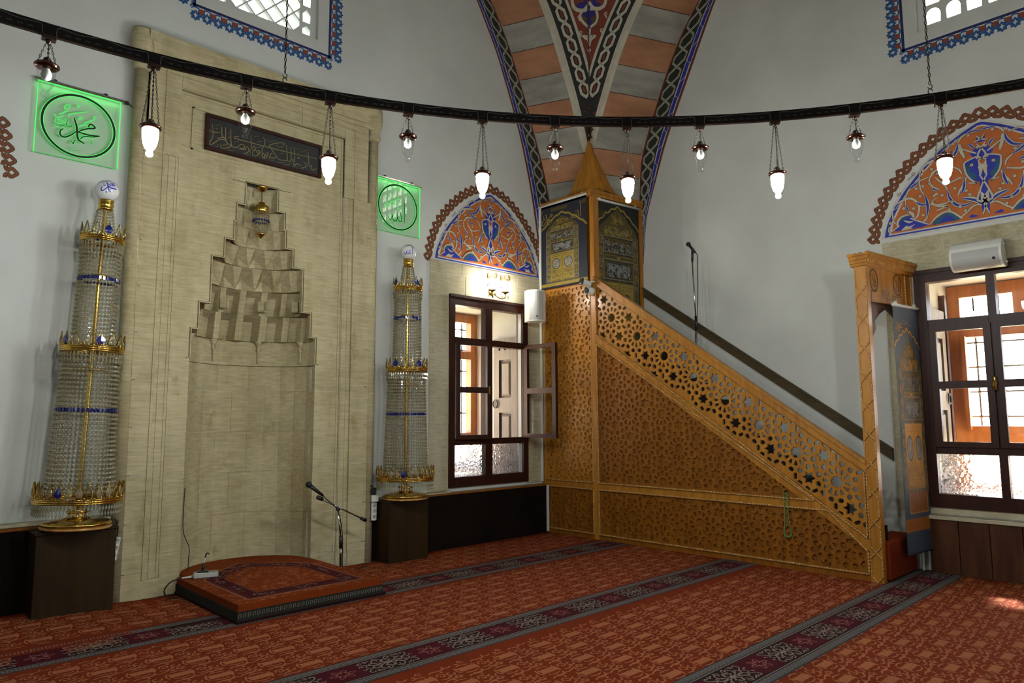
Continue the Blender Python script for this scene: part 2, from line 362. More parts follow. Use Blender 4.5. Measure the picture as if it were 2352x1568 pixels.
def wall_with_holes(mb, fmap, u0, u1, v0, v1, h0, h1, holes):
    us = sorted({u0, u1, *[x for hh in holes for x in hh[:2]]}); vs = sorted({v0, v1, *[x for hh in holes for x in hh[2:]]})
    for i in range(len(us)-1):
        run = None
        for j in range(len(vs)-1):
            cu, cv = (us[i]+us[i+1])/2, (vs[j]+vs[j+1])/2
            solid = not any(a < cu < b and c < cv < d for a, b, c, d in holes)
            if solid:
                run = [vs[j] if run is None else run[0], vs[j+1]]
            if (not solid or j == len(vs)-2) and run:
                mb.prism([(us[i], run[0]), (us[i+1], run[0]), (us[i+1], run[1]), (us[i], run[1])], fmap, h0, h1); run = None
fA = lambda y: (lambda u, v, h: (u, y-h, v))          # wall facing -Y: h towards the room
fB = lambda x: (lambda u, v, h: (x-h, u, v))          # wall facing -X

SIGN_A=[('k',.017,[(-.042,.062),(-.03,.029),(-.019,-.007),(-.013,-.05),(-.009,-.088),(.001,-.119),(.026,-.132),(.046,-.14)]),('k',.015,[(.07,.011),(.072,.031),(.088,.042),(.116,.024),(.107,.01),(.066,-.003),(.02,-.029),(-.005,-.053)]),('k',.015,[(-.005,-.053),(.036,-.056),(.084,-.056),(.156,-.044)]),('k',.01,[(.156,-.047),(.108,-.065),(.061,-.074),(.03,-.087),(.014,-.11)]),('k',.014,[(-.021,-.053),(-.052,-.089),(-.092,-.12),(-.12,-.122),(-.135,-.102),(-.131,-.073),(-.113,-.054)]),('g',.01,[(-.077,.063),(-.08,.076),(-.044,.101),(.063,.148)]),('g',.01,[(-.151,.06),(-.122,.08),(-.087,.116)]),('g',.009,[(-.087,.118),(-.075,.15),(-.085,.164),(-.107,.148),(-.115,.124),(-.099,.123),(-.088,.14)]),('g',.008,[(-.029,.17),(-.022,.178),(-.016,.158),(-.01,.179),(-.001,.179)]),('g',.01,[(.031,.037),(.068,.061),(.114,.096)]),('g',.007,[(.115,.098),(.119,.117),(.106,.116),(.104,.101),(.118,.102)]),('g',.01,[(-.005,.002),(.027,.018),(.057,.033)]),('g',.007,[(-.01,.08),(-.006,.059),(.002,.078),(.006,.06),(.014,.088),(.022,.062)]),('g',.009,[(-.188,.054),(-.169,.032),(-.151,.032),(-.116,.059)]),('g',.007,[(-.173,.019),(-.174,-.014),(-.139,-.017),(-.104,.007),(-.101,.041)]),('k',.007,[(-.106,.051),(-.091,.033),(-.091,-.017),(-.079,-.03),(-.054,-.02)]),('g',.007,[(-.168,.004),(-.141,.018),(-.127,.0),(-.114,.021)]),('g',.007,[(-.156,.028),(-.149,-.001),(-.136,-.002)]),('g',.006,[(-.135,.031),(-.123,.013)]),('k',.006,[(-.162,-.021),(-.147,-.039),(-.12,-.034),(-.098,-.013)]),('g',.006,[(-.18,-.032),(-.17,-.048),(-.151,-.046)]),('k',.006,[(-.075,-.007),(-.059,-.013),(-.065,-.026),(-.084,-.015)]),('k',.008,[(-.051,-.142),(-.036,-.163),(-.029,-.133),(-.022,-.134)]),('k',.005,[(.101,-.099),(.092,-.122),(.104,-.127)]),('k',.004,[(-.112,-.055),(-.105,-.056)]),('k',.004,[(-.101,-.052),(-.094,-.052)]),('d',.006,[(-.073,-.209),(-.05,-.211),(-.032,-.192),(-.004,-.204)]),('d',.006,[(-.063,-.226),(-.035,-.224),(-.003,-.212),(.025,-.209)])]
SIGN_B=[('k',.012,[(.079,.105),(.086,.055),(.093,-.057),(.093,-.168)]),('k',.012,[(.033,-.047),(.04,-.085),(.051,-.145),(.034,-.162),(.011,-.156),(-.003,-.127),(-.008,-.055)]),('k',.012,[(-.008,-.078),(-.011,-.14),(-.032,-.167),(-.058,-.164),(-.073,-.136),(-.066,-.084)]),('k',.01,[(-.066,-.084),(-.091,-.145),(-.11,-.168),(-.126,-.146),(-.13,-.125)]),('g',.011,[(-.113,.032),(-.081,.053),(-.016,.087),(.054,.116)]),('g',.009,[(-.093,.008),(-.035,.035),(.054,.068)]),('g',.007,[(-.166,.074),(-.165,.035),(-.145,.011),(-.107,.025)]),('g',.008,[(-.187,-.009),(-.158,.009),(-.132,.003),(-.145,-.022),(-.177,-.034)]),('g',.006,[(-.12,.045),(-.095,.095),(-.06,.142)]),('g',.006,[(-.022,.156),(-.007,.126),(-.006,.092)]),('g',.006,[(-.131,.121),(-.127,.096),(-.115,.124)]),('g',.006,[(-.177,-.023),(-.132,-.014),(-.093,.0),(-.08,-.006)]),('g',.008,[(-.018,-.001),(-.007,-.021),(.002,.003),(.012,-.017)]),('g',.007,[(.048,.021),(.045,-.005),(.053,-.009)]),('g',.006,[(.129,-.001),(.119,-.026),(.137,-.037)]),('g',.006,[(-.031,-.184),(-.031,-.212)]),('g',.006,[(-.044,-.195),(-.018,-.187)])]
INSCRIPTION=[('o',.012,[(-.542,.084),(-.53,.016),(-.531,-.04),(-.552,-.095),(-.554,-.12),(-.528,-.11),(-.488,-.068),(-.454,-.043),(-.418,-.042),(-.422,-.015),(-.454,-.028),(-.494,-.047)]),('o',.012,[(-.569,.035),(-.562,.013),(-.533,.006),(-.468,.021)]),('o',.012,[(-.45,.083),(-.444,-.003),(-.425,-.029)]),('o',.012,[(-.414,.084),(-.408,-.03),(-.399,-.065)]),('o',.012,[(-.363,.083),(-.354,-.065),(-.322,-.088),(-.289,-.073)]),('o',.012,[(-.452,-.092),(-.451,-.117),(-.427,-.126),(-.368,-.097),(-.356,-.078),(-.393,-.067),(-.387,-.056)]),('o',.012,[(-.437,-.097),(-.392,-.082)]),('o',.012,[(-.295,-.087),(-.26,-.039),(-.229,-.044),(-.228,-.069),(-.276,-.088),(-.215,-.078),(-.207,-.044)]),('o',.012,[(-.197,-.041),(-.18,-.075),(-.201,-.112),(-.232,-.121)]),('o',.012,[(-.171,-.066),(-.164,-.102)]),('o',.012,[(-.167,.082),(-.157,-.037),(-.133,-.069),(-.115,-.051),(-.129,-.023),(-.146,-.041)]),('o',.012,[(-.133,-.069),(-.144,-.11),(-.119,-.119),(-.081,-.094),(-.07,-.065),(-.095,-.059),(-.101,-.079),(-.062,-.083)]),('o',.012,[(-.045,-.019),(-.047,-.065),(-.017,-.089),(-.032,-.113),(-.049,-.098),(-.037,-.063)]),('o',.012,[(.001,-.052),(.014,-.055),(.009,-.083),(-.011,-.081),(-.005,-.06)]),('o',.012,[(.012,-.082),(-.01,-.113),(-.045,-.116)]),('o',.012,[(.029,-.11),(.041,-.061),(.06,-.043)]),('o',.012,[(.035,-.095),(.075,-.091),(.101,-.072)]),('o',.012,[(-.281,.037),(-.317,.02),(-.326,.005),(-.292,.002),(-.104,.003),(.091,.005),(.294,.012),(.542,.023)]),('o',.012,[(.17,.065),(.176,.093),(.089,.066),(.025,.026),(.045,-.001),(.107,-.07),(.128,-.091),(.182,-.09)]),('o',.012,[(.203,.078),(.218,-.061),(.188,-.088)]),('o',.012,[(.251,.074),(.259,-.07),(.215,-.078)]),('o',.012,[(.285,.077),(.3,-.046),(.283,-.071),(.273,-.06),(.289,-.049)]),('o',.012,[(.29,-.069),(.292,-.122),(.318,-.088),(.339,-.09),(.381,-.093)]),('o',.012,[(.327,-.019),(.351,-.016),(.33,-.032)]),('o',.012,[(.394,-.049),(.437,-.078),(.382,-.119),(.368,-.116)]),('o',.012,[(.443,.072),(.454,-.047),(.473,-.083)]),('o',.012,[(.493,-.051),(.48,-.095),(.509,-.108),(.544,-.079)]),('o',.012,[(-.043,.092),(-.022,.065),(-.027,.018),(-.045,-.019)]),('o',.006,[(.335,.037),(.446,.09)]),('o',.006,[(.017,.063),(.102,.099)]),('o',.006,[(-.132,.073),(-.088,.092)]),('o',.006,[(-.099,.031),(-.048,.051)]),('o',.006,[(-.518,.072),(-.454,.103)]),('o',.006,[(-.384,-.136),(-.321,-.119)]),('o',.006,[(-.213,-.135),(-.163,-.115)]),('o',.006,[(.112,-.128),(.196,-.108)]),('o',.006,[(.183,-.133),(.23,-.121),(.257,-.097)]),('o',.006,[(-.109,-.03),(-.058,-.016)]),('o',.006,[(-.328,-.036),(-.282,-.015)]),('o',.006,[(-.505,.054),(-.498,.041),(-.485,.06)]),('o',.006,[(-.387,.001),(-.378,-.012),(-.369,.006)]),('o',.006,[(-.504,-.125),(-.489,-.127),(-.475,-.111),(-.492,-.097)]),('o',.006,[(-.209,.09),(-.187,.102),(-.189,.082),(-.211,.07),(-.213,.053)]),('o',.006,[(.1,.053),(.117,.034),(.177,.054)]),('o',.006,[(.146,-.033),(.159,-.017),(.169,-.027)]),('o',.006,[(.317,.059),(.334,.083)]),('o',.006,[(.049,-.111),(.058,-.125),(.069,-.106)]),('o',.006,[(-.075,-.105),(-.075,-.127)]),('o',.006,[(.319,-.121),(.323,-.137)]),('o',.006,[(-.004,.09),(.01,.074)]),('o',.006,[(-.435,.087),(-.426,.087)]),('o',.006,[(-.391,.034),(-.373,.037)]),('o',.006,[(-.191,.043),(-.178,.037)]),('o',.006,[(.119,-.018),(.124,-.02)]),('o',.006,[(.405,.035),(.411,.026)])]
LUN_STROKES=[('S',.022,[(-.061,.179),(-.089,.234),(-.177,.253)]),('L',.034,[(-.193,.25),(-.122,.228),(-.056,.189),(-.028,.134)]),('L',.036,[(-.307,.365),(-.291,.276),(-.242,.2),(-.177,.177),(-.111,.188)]),('S',.016,[(-.307,.365),(-.324,.412),(-.361,.463),(-.404,.522)]),('S',.016,[(-.466,.254),(-.403,.236),(-.339,.234),(-.296,.25)]),('L',.036,[(-.503,.354),(-.493,.291),(-.489,.225),(-.499,.142)]),('L',.03,[(-.591,.306),(-.55,.272),(-.498,.257)]),('S',.018,[(-.499,.142),(-.507,.116),(-.559,.067),(-.63,.04)]),('S',.022,[(-.793,.286),(-.764,.324),(-.724,.347),(-.653,.36),(-.601,.329),(-.565,.253),(-.585,.16),(-.621,.138)]),('S',.014,[(-.813,.251),(-.814,.186),(-.802,.133),(-.782,.112)]),('L',.026,[(-.791,.271),(-.778,.301),(-.744,.331)]),('S',.018,[(-.683,.371),(-.653,.441),(-.572,.51),(-.467,.539)]),('L',.03,[(-.638,.461),(-.602,.484),(-.551,.514)]),('L',.022,[(-.683,.298),(-.677,.258),(-.662,.22)]),('S',.03,[(-.662,.22),(-.631,.193),(-.621,.154)]),('S',.014,[(-.683,.371),(-.687,.297)]),('S',.015,[(-.531,.621),(-.546,.56),(-.548,.494),(-.54,.422),(-.514,.369)]),('S',.02,[(-.531,.621),(-.489,.671),(-.426,.696),(-.298,.719)]),('L',.028,[(-.458,.707),(-.394,.724),(-.325,.751)]),('S',.024,[(-.446,.538),(-.404,.588),(-.319,.597)]),('S',.016,[(-.243,.586),(-.194,.545),(-.177,.497)]),('S',.018,[(-.446,.547),(-.459,.495),(-.435,.433),(-.382,.393)]),('L',.024,[(-.435,.425),(-.419,.398),(-.382,.383)]),('S',.018,[(-.404,.522),(-.361,.463),(-.297,.433),(-.188,.466)]),('L',.024,[(-.221,.451),(-.155,.459)]),('L',.03,[(-.378,.685),(-.319,.63),(-.243,.586)]),('L',.036,[(-.194,.804),(-.205,.746),(-.254,.681),(-.33,.657)]),('S',.016,[(-.384,.743),(-.368,.788),(-.309,.826),(-.222,.815)]),('L',.022,[(-.309,.826),(-.243,.823)]),('S',.018,[(-.189,.818),(-.161,.866),(-.111,.896)]),('L',.022,[(-.122,.893),(-.055,.902),(.001,.892)]),('S',.016,[(-.167,.754),(-.1,.708),(-.044,.672)]),('L',.024,[(-.106,.784),(-.078,.755),(-.061,.724)]),('S',.03,[(-.178,.803),(-.167,.729),(-.144,.656)]),('S',.018,[(-.144,.453),(-.155,.409),(-.199,.342),(-.221,.288)]),('L',.032,[(-.157,.433),(-.166,.364),(-.188,.302)]),('S',.02,[(-.456,.264),(-.392,.217),(-.318,.205),(-.413,.176)]),('S',.016,[(-.011,.145),(-.089,.158),(-.166,.095),(-.231,.052)]),('S',.016,[(-.651,.149),(-.58,.104),(-.486,.05)]),('S',.014,[(-.851,.1),(-.86,.051),(-.831,.044),(-.752,.093)]),('L',.026,[(-.351,.532),(-.319,.53),(-.286,.519)]),('L',.02,[(-.754,.414),(-.724,.444)]),('L',.024,[(-.654,.555),(-.603,.594)]),('S',.012,[(-.403,.224),(-.445,.274),(-.403,.306)]),('S',.016,[(.035,.765),(-.033,.644),(.035,.593)]),('S',.018,[(-.044,.638),(-.139,.606),(-.15,.562),(-.133,.468),(-.083,.396),(-.055,.375),(-.122,.389)]),('S',.018,[(.031,.45),(-.016,.348),(-.039,.285),(-.061,.205),(-.017,.169),(.026,.053)]),('S',.018,[(.031,.279),(-.011,.204),(.026,.159),(-.022,.211)]),('S',.02,[(-.772,.073),(-.767,.138),(-.722,.182),(-.657,.189)]),('S',.02,[(-.476,.047),(-.424,.105),(-.35,.145),(-.285,.135),(-.231,.085),(-.199,.049)]),('S',.014,[(.035,.848),(.001,.806),(-.055,.786)])]
LUN_POLYS=[('b',0,[(.035,.744),(.098,.674),(.035,.597),(-.031,.645)]),('b',0,[(-.039,.635),(-.133,.603),(-.144,.563),(-.128,.473),(-.078,.405),(.001,.377),(.029,.441),(-.011,.494),(-.027,.585)]),('t',0,[(-.131,.574),(-.122,.474),(-.078,.414),(-.055,.452),(-.1,.495),(-.106,.562)]),('b',0,[(.031,.433),(-.011,.349),(-.033,.286),(-.05,.215),(-.011,.179),(.028,.066)]),('c',0,[(.031,.605),(.012,.558),(-.039,.532),(-.027,.508),(.001,.505),(.012,.456),(.031,.45)]),('c',0,[(.031,.271),(.0,.215),(.012,.191),(.031,.185)]),('t',0,[(.031,.588),(.012,.524),(.012,.49),(.031,.489)]),('b',0,[(.035,.83),(.012,.8),(-.038,.785),(.001,.776),(.035,.778)]),('b',0,[(-.767,.082),(-.762,.131),(-.722,.17),(-.662,.18),(-.61,.132),(-.486,.046),(-.791,.038)]),('t',0,[(-.752,.133),(-.712,.172),(-.662,.176),(-.692,.155),(-.732,.128)]),('c',0,[(-.712,.139),(-.651,.117),(-.621,.114),(-.661,.099),(-.697,.118)]),('c',0,[(-.741,.038),(-.691,.078),(-.671,.065),(-.61,.079),(-.651,.049),(-.63,.04),(-.701,.035)]),('t',0,[(-.455,.038),(-.403,.1),(-.339,.131),(-.296,.125),(-.253,.09),(-.22,.045),(-.339,.04)]),('b',0,[(-.392,.04),(-.371,.084),(-.328,.112),(-.285,.093),(-.253,.049)]),('b',0,[(-.144,.053),(-.117,.074),(-.056,.045),(-.122,.039)])]
LUN_DOTS=[(-.265,.633),(-.431,.616),(-.598,.608),(-.505,.618),(-.383,.555),(-.457,.47),(-.519,.458),(-.55,.358),(-.708,.265),(-.616,.245),(-.533,.157),(-.356,.323),(-.243,.368),(-.15,.321),(-.122,.275),(-.302,.162),(-.039,.626),(-.205,.844),(-.1,.871),(-.033,.73),(-.403,.348),(-.313,.489),(-.744,.424),(-.841,.134),(-.21,.172),(-.275,.237),(-.089,.565),(-.425,.335),(-.166,.121),(-.582,.447)]
V_STROKES=[('c',.035,[(-.023,6.656),(-.02,6.593)]),('c',.03,[(-.036,6.671),(-.107,6.727),(-.154,6.792),(-.151,6.839),(-.132,6.85)]),('c',.03,[(-.011,6.669),(.056,6.711),(.075,6.77),(.063,6.817),(.047,6.839)]),('c',.04,[(-.057,6.875),(-.121,6.862),(-.203,6.876),(-.254,6.913),(-.273,6.96),(-.279,6.992)]),('c',.04,[(-.033,6.873),(.04,6.866),(.088,6.861),(.143,6.882),(.164,6.918),(.166,6.95)]),('c',.03,[(-.05,6.945),(-.075,6.903),(-.121,6.862)]),('c',.03,[(-.05,6.945),(-.01,6.896),(.049,6.859)]),('c',.03,[(-.101,6.581),(-.059,6.542),(-.035,6.574)]),('c',.03,[(.063,6.564),(.015,6.534),(-.011,6.572)]),('c',.02,[(-.022,6.538),(-.011,6.451)])]
V_POLYS=[('b',0,[(-.044,6.919),(-.112,6.848),(-.115,6.802),(-.051,6.775),(-.067,6.737),(-.027,6.671),(.006,6.729),(-.022,6.773),(.033,6.787),(.03,6.841)]),('b',0,[(-.203,6.944),(-.205,6.915),(-.163,6.885),(-.115,6.894),(-.085,6.936),(-.088,6.974),(-.112,6.977),(-.127,6.952)]),('b',0,[(-.023,6.968),(-.012,6.922),(.031,6.88),(.078,6.894),(.1,6.918),(.052,6.929),(.033,6.963)]),('e',0,[(-.137,6.787),(-.117,6.748),(-.074,6.71),(-.084,6.745),(-.062,6.766)]),('e',0,[(.067,6.774),(.059,6.738),(.012,6.701),(.014,6.736),(-.008,6.758)]),('c',0,[(-.11,6.592),(-.1,6.557),(-.059,6.542),(-.011,6.444),(.02,6.534),(.056,6.54),(.062,6.578),(.014,6.573),(-.02,6.597),(-.06,6.58)]),('c',0,[(-.01,6.43),(-.042,6.404),(-.025,6.388),(-.009,6.335),(-.004,6.385),(.012,6.398)]),('e',0,[(-.093,6.577),(-.084,6.562),(-.051,6.565)]),('e',0,[(.014,6.562),(.039,6.549),(.051,6.565)]),('e',0,[(-.017,6.534),(-.031,6.503),(-.014,6.495),(-.002,6.5)]),('k',0,[(-.021,6.576),(-.033,6.564),(-.02,6.548),(-.006,6.561)])]
# ------------------------------------------------------------------ the setting
XL, XR, YB, YA, ZC = -6.5, 7.92, -7.5, 6.70, 8.6
mb = MB('limestone_pale'); mb.box(XL-.5, XR+1.3, YB-.5, YA+1.3, -.25, -.02); mb.build('floor', None, 'structure')
mb = MB('marble_grey'); mb.box(XL-.5, XR+1.3, YB-.5, YA+1.3, ZC, ZC+.3); mb.build('ceiling', None, 'structure')
TH = 1.20
mb = MB('plaster')
WA = (5.40, 6.66, .72, 2.99); UA = (2.31, 3.60, 5.53, 7.6)
NICHE = (2.24, 3.60, 0.0, 3.85)
wall_with_holes(mb, fA(YA), XL-.5, XR+TH, 0, ZC, -TH, 0, [WA, UA, NICHE, (-4.65, -3.35, .8, 2.95), (-1.55, -.25, .8, 2.95)])
mb.box(NICHE[0], NICHE[1], YA+.62, YA+.9, 0, 3.85)
mb.box(-4.8, -.1, YA+TH, YA+TH+.1, .5, 3.2)  # plate added outside the two unseen openings; keeps sky and sun out
wall_left = mb.build('wall_left', None, 'structure')
mb = MB('plaster')
WB = (.96, 2.25, .67, 2.94); UB = (.98, 2.19, 5.42, 7.5)
wall_with_holes(mb, fB(XR), YB-.5, YA, 0, ZC, -TH, 0, [WB, UB, (-2.15, -.85, .75, 2.95), (-5.25, -3.95, .75, 2.95), (-5.2, -4.0, 5.5, 7.45), (-2.1, -.9, 5.5, 7.45)])
mb.box(XR+TH, XR+TH+.1, -5.5, -.6, .4, 7.9)  # plate added behind the unseen openings to keep out sun and sky
wall_right = mb.build('wall_right', None, 'structure')
mb = MB('plaster'); wall_with_holes(mb, lambda u, v, h: (u, YB+h, v), XL-.5, XR, 0, ZC, -.4, 0, []); mb.build('wall_back', None, 'structure')
mb = MB('plaster'); wall_with_holes(mb, lambda u, v, h: (XL+h, u, v), YB, YA, 0, ZC, -.4, 0, []); mb.build('wall_side', None, 'structure')

# stone facing blocks round the two lower windows
def block(name_parent, fmap, u0, u1, v0, v1, h0, h1, mat='limestone_pale', g=.004):
    b = MB(mat); b.prism([(u0+g, v0+g), (u1-g, v0+g), (u1-g, v1-g), (u0+g, v1-g)], fmap, h0, h1); return b.build('stone_block', name_parent)
f = fA(YA)
mb = MB('mortar'); mb.prism([(5.06, .65), (5.385, .65), (5.385, 3.0), (6.675, 3.0), (6.675, .65), (6.96, .65), (6.96, 3.425), (5.06, 3.425)], f, 0, .004); mb.build('mortar_bed', wall_left)
for u0, u1, v0, v1 in ((5.06, 5.56, 3.27, 3.42), (5.56, 6.52, 3.27, 3.42), (6.52, 6.96, 3.27, 3.42), (5.06, 5.62, 3.0, 3.27), (5.62, 6.34, 3.0, 3.27), (6.34, 6.96, 3.0, 3.27),
                       (5.06, 5.385, .65, 1.42), (5.06, 5.385, 1.42, 2.26), (5.06, 5.385, 2.26, 3.0), (6.675, 6.96, .65, 1.5), (6.675, 6.96, 1.5, 2.3), (6.675, 6.96, 2.3, 3.0)):
    block(wall_left, f, u0, u1, v0, v1, .002, .010+random.uniform(-.002, .003))
f = fB(XR)
mb = MB('mortar'); mb.prism([(.62, .55), (.945, .55), (.945, 2.955), (2.265, 2.955), (2.265, .55), (2.57, .55), (2.57, 3.335), (.62, 3.335)], f, 0, .004); mb.build('mortar_bed', wall_right)
for u0, u1, v0, v1 in ((.62, 1.3, 3.16, 3.33), (1.3, 2.0, 3.16, 3.33), (2.0, 2.57, 3.16, 3.33), (.62, 1.5, 2.95, 3.16), (1.5, 2.57, 2.95, 3.16), (.62, .94, .55, 1.7), (.62, .94, 1.7, 2.95), (2.27, 2.57, .55, 1.3), (2.27, 2.57, 1.3, 2.2), (2.27, 2.57, 2.2, 2.95), (.94, 2.27, .55, .665)):
    block(wall_right, f, u0, u1, v0, v1, .002, .010+random.uniform(-.002, .003))

# wainscot and its ledge
def trim(n, panels, ledge, pmat):
    t = struct('trim_%d' % n)
    for (x0, x1, y0, y1, z0, z1) in panels: MB(pmat).box(x0, x1, y0, y1, z0, z1, .004).build('plank' if pmat == 'walnut_plank' else 'panel', t)
    for (m, x0, x1, y0, y1, z0, z1) in ledge: MB(m).box(x0, x1, y0, y1, z0, z1, .004).build('ledge' if m != 'honey_wood_deep' else 'ledge_strip', t)
    return t
ya = 6.585
trim(1, [(-6.4, -3.2, ya, YA, 0, .625), (-3.2, -.4, ya, YA, 0, .625), (-.4, 1.72, ya, YA, 0, .665)], [('limestone_pale', -6.4, 1.72, ya-.02, YA, .69, .715), ('honey_wood_deep', -6.4, 1.72, ya-.012, YA, .66, .69)], 'black_panel')
trim(2, [(4.26, 5.5, ya, YA, 0, .612), (5.5, 6.95, ya, YA, 0, .612)], [('limestone_pale', 4.26, 5.30, ya-.02, YA, .635, .652), ('honey_wood_deep', 4.26, 6.95, ya-.012, YA, .612, .635)], 'black_panel')
xb = 7.845
trim(3, [(xb, XR, 2.03-.255*k, 2.28-.255*k, 0, .508) for k in range(0, 20)], [('limestone_pale', xb-.02, XR, -2.85, 2.285, .508, .545)], 'walnut_plank')

# ------------------------------------------------------------------ windows
def bars_window(root, fmap, u0, u1, v0, v1, h, mat, us, vs):
    for uu in us: b = MB(mat); b.tube([fmap(uu, v0, h), fmap(uu, v1, h)], .009, 6); b.build('bar', root)
    for vv in vs: b = MB(mat); b.tube([fmap(u0, vv, h), fmap(u1, vv, h)], .009, 6); b.build('bar', root)
    k = MB(mat)
    for uu in us:
        for vv in vs: k.ball(fmap(uu, vv, h), .021, 8, 6)
    k.build('bar_knots', root, 'stuff')
def rail(root, fmap, u0, u1, v0, v1, h0, h1, mat, name='rail', bev=True):
    b = MB(mat); b.prism([(u0, v0), (u1, v0), (u1, v1), (u0, v1)], fmap, h0, h1)
    if bev:   # raised inner moulding
        pass
    return b.build(name, root)
def pane(root, fmap, u0, u1, v0, v1, h, mat='pane_glass', t=.004):
    b = MB(mat); b.prism([(u0, v0), (u1, v0), (u1, v1), (u0, v1)], fmap, h, h+t); return b.build('pane', root)

# window_1: in the left wall, right leaf swung open
f = fA(YA); w1 = struct('window_1'); D = 'dark_wood'
X0, X1, Z0, Z1 = 5.357, 6.70, .68, 3.024; XM0, XM1 = 5.955, 6.07
rail(w1, f, X0, X0+.085, Z0, Z1, -.10, .028, D, 'stile'); rail(w1, f, X1-.09, X1, Z0, Z1, -.10, .028, D, 'stile')
rail(w1, f, X0+.085, X1-.09, Z1-.125, Z1, -.10, .022, D, 'head'); rail(w1, f, X0+.085, X1-.09, Z0, .80, -.10, .026, D, 'sill_rail')
rail(w1, f, XM0, XM1, .80, Z1-.125, -.085, .012, D, 'mullion')
rail(w1, f, X0+.085, XM0, 2.425, 2.50, -.085, .018, D, 'transom'); rail(w1, f, XM1, X1-.09, 2.42, 2.50, -.085, .018, D, 'transom')
rail(w1, f, X0+.085, XM0, 1.18, 1.255, -.085, .014, D, 'transom'); rail(w1, f, XM1, X1-.09, 1.18, 1.255, -.085, .014, D, 'transom')
rail(w1, f, X0-.0, X1, Z1-.03, Z1+.004, .02, .04, D, 'head_moulding')
for a, b_, c, d in ((5.442, XM0, 2.50, 2.90), (XM1, 6.61, 2.50, 2.90)): pane(w1, f, a, b_, c, d, -.05)
for a, b_, c, d in ((5.442, XM0, .80, 1.18), (XM1, 6.61, .80, 1.18)): pane(w1, f, a, b_, c, d, -.05, 'textured_glass', .006)
def leaf(root, hinge, dirv, width, z0, z1, mid, thick=.045):
    """a two-pane casement leaf hung at hinge=(x,y), running along dirv"""
    dx, dy = dirv; nx, ny = -dy, dx
    fm = lambda u, v, h: (hinge[0]+dx*u+nx*h, hinge[1]+dy*u+ny*h, v)
    c = struct('casement', (0, 0, 0)); c.parent = root; del c['kind']
    s = .062
    for u0, u1, v0, v1, n in ((0, s, z0, z1, 'stile'), (width-s, width, z0, z1, 'stile'), (s, width-s, z0, z0+s*.85, 'rail'), (s, width-s, z1-s*.85, z1, 'rail'), (s, width-s, mid-.036, mid+.036, 'rail')):
        b = MB(D); b.prism([(u0, v0), (u1, v0), (u1, v1), (u0, v1)], fm, -thick/2, thick/2); b.build(n, c)
    pane(c, fm, s, width-s, z0+s*.85, mid-.036, -.002); pane(c, fm, s, width-s, mid+.036, z1-s*.85, -.002)
    return c
an = rad(9); leaf(w1, (5.452, YA-.02), (math.cos(an), -math.sin(an)), .515, 1.25, 2.455, 1.853)
leaf(w1, (6.635, YA-.03), (0.03, -1), .56, 1.25, 2.47, 1.86)
lk = MB('gold_dull'); lk.box(5.905, 5.93, YA-.135, YA-.12, 1.80, 1.90, .003); lk.build('latch', w1)
# deep reveal: outer frame, iron grille, old shutter folded on the right jamb
fo = fA(7.72); O = 'orange_wood'
for u0, u1, v0, v1, n in ((5.42, 5.52, .76, 3.0, 'outer_stile'), (6.545, 6.655, .76, 3.0, 'outer_stile'), (5.52, 6.545, 2.86, 3.0, 'outer_head'), (5.52, 6.545, .76, .90, 'outer_sill'), (5.97, 6.08, .90, 2.86, 'outer_mullion'), (5.52, 6.545, 2.34, 2.45, 'outer_transom'), (5.52, 6.545, 1.22, 1.30, 'outer_transom')):
    rail(w1, fo, u0, u1, v0, v1, -.06, .05, O, n)
bars_window(w1, fA(7.84), 5.4, 6.66, .72, 2.99, 0, 'iron', [5.55+.24*k for k in range(5)], [.98+.30*k for k in range(7)])
def shutter(root, fm, u0, u1, z0, z1):
    """old panelled shutter leaf; fm(u,v,h) with h out of its face"""
    c = struct('shutter'); c.parent = root; del c['kind']
    G = 'grey_wood'
    for a, b_, v0, v1, h1, n in ((u0, u0+.11, z0, z1, .045, 'stile'), (u1-.11, u1, z0, z1, .045, 'stile'), (u0+.11, u1-.11, z1-.30, z1, .045, 'rail'), (u0+.11, u1-.11, z0, z0+.28, .045, 'rail'), (u0+.11, u1-.11, (z0+z1)/2-.1, (z0+z1)/2+.1, .045, 'rail')):
        b = MB(G); b.prism([(a, v0), (b_, v0), (b_, v1), (a, v1)], fm, 0, h1); b.build(n, c)
    for v0, v1 in ((z0+.28, (z0+z1)/2-.1), ((z0+z1)/2+.1, z1-.30)):
        b = MB(G); a0, a1 = u0+.11, u1-.11
        b.prism([(a0, v0), (a1, v0), (a1, v1), (a0, v1)], fm, 0, .012); b.build('panel', c)
        b = MB(G); q = .055
        o = [fm(a0+.018, v0+.018, .012), fm(a1-.018, v0+.018, .012), fm(a1-.018, v1-.018, .012), fm(a0+.018, v1-.018, .012)]
        i = [fm(a0+q, v0+q, .038), fm(a1-q, v0+q, .038), fm(a1-q, v1-q, .038), fm(a0+q, v1-q, .038)]
        b.add(o+i, [(0, 1, 5, 4), (1, 2, 6, 5), (2, 3, 7, 6), (3, 0, 4, 7), (4, 5, 6, 7)]); b.build('raised_panel', c)
    for vv in (z1-.15, z0+.14):
        for k in range(3):
            b = MB('iron'); b.ball(fm(u0+.12+(u1-u0-.24)*k/2, vv, .05), .017, 8, 6); b.build('stud', c)
    b = MB('iron'); P = [fm(u1-.05+.045*math.cos(t), (z0+z1)/2+.02+.055*math.sin(t), .06) for t in [2*PI*k/14 for k in range(14)]]; b.tube(P, .008, 6, True); b.build('ring_pull', c)
shutter(w1, lambda u, v, h: (6.655-h, YA+.10+u, v), 0, .46, .76, 2.60)
mb = MB('plaster'); mb.box(6.60, 6.66, YA+.005, YA+.06, .73, 2.98); mb.build('plaster_edge', w1)

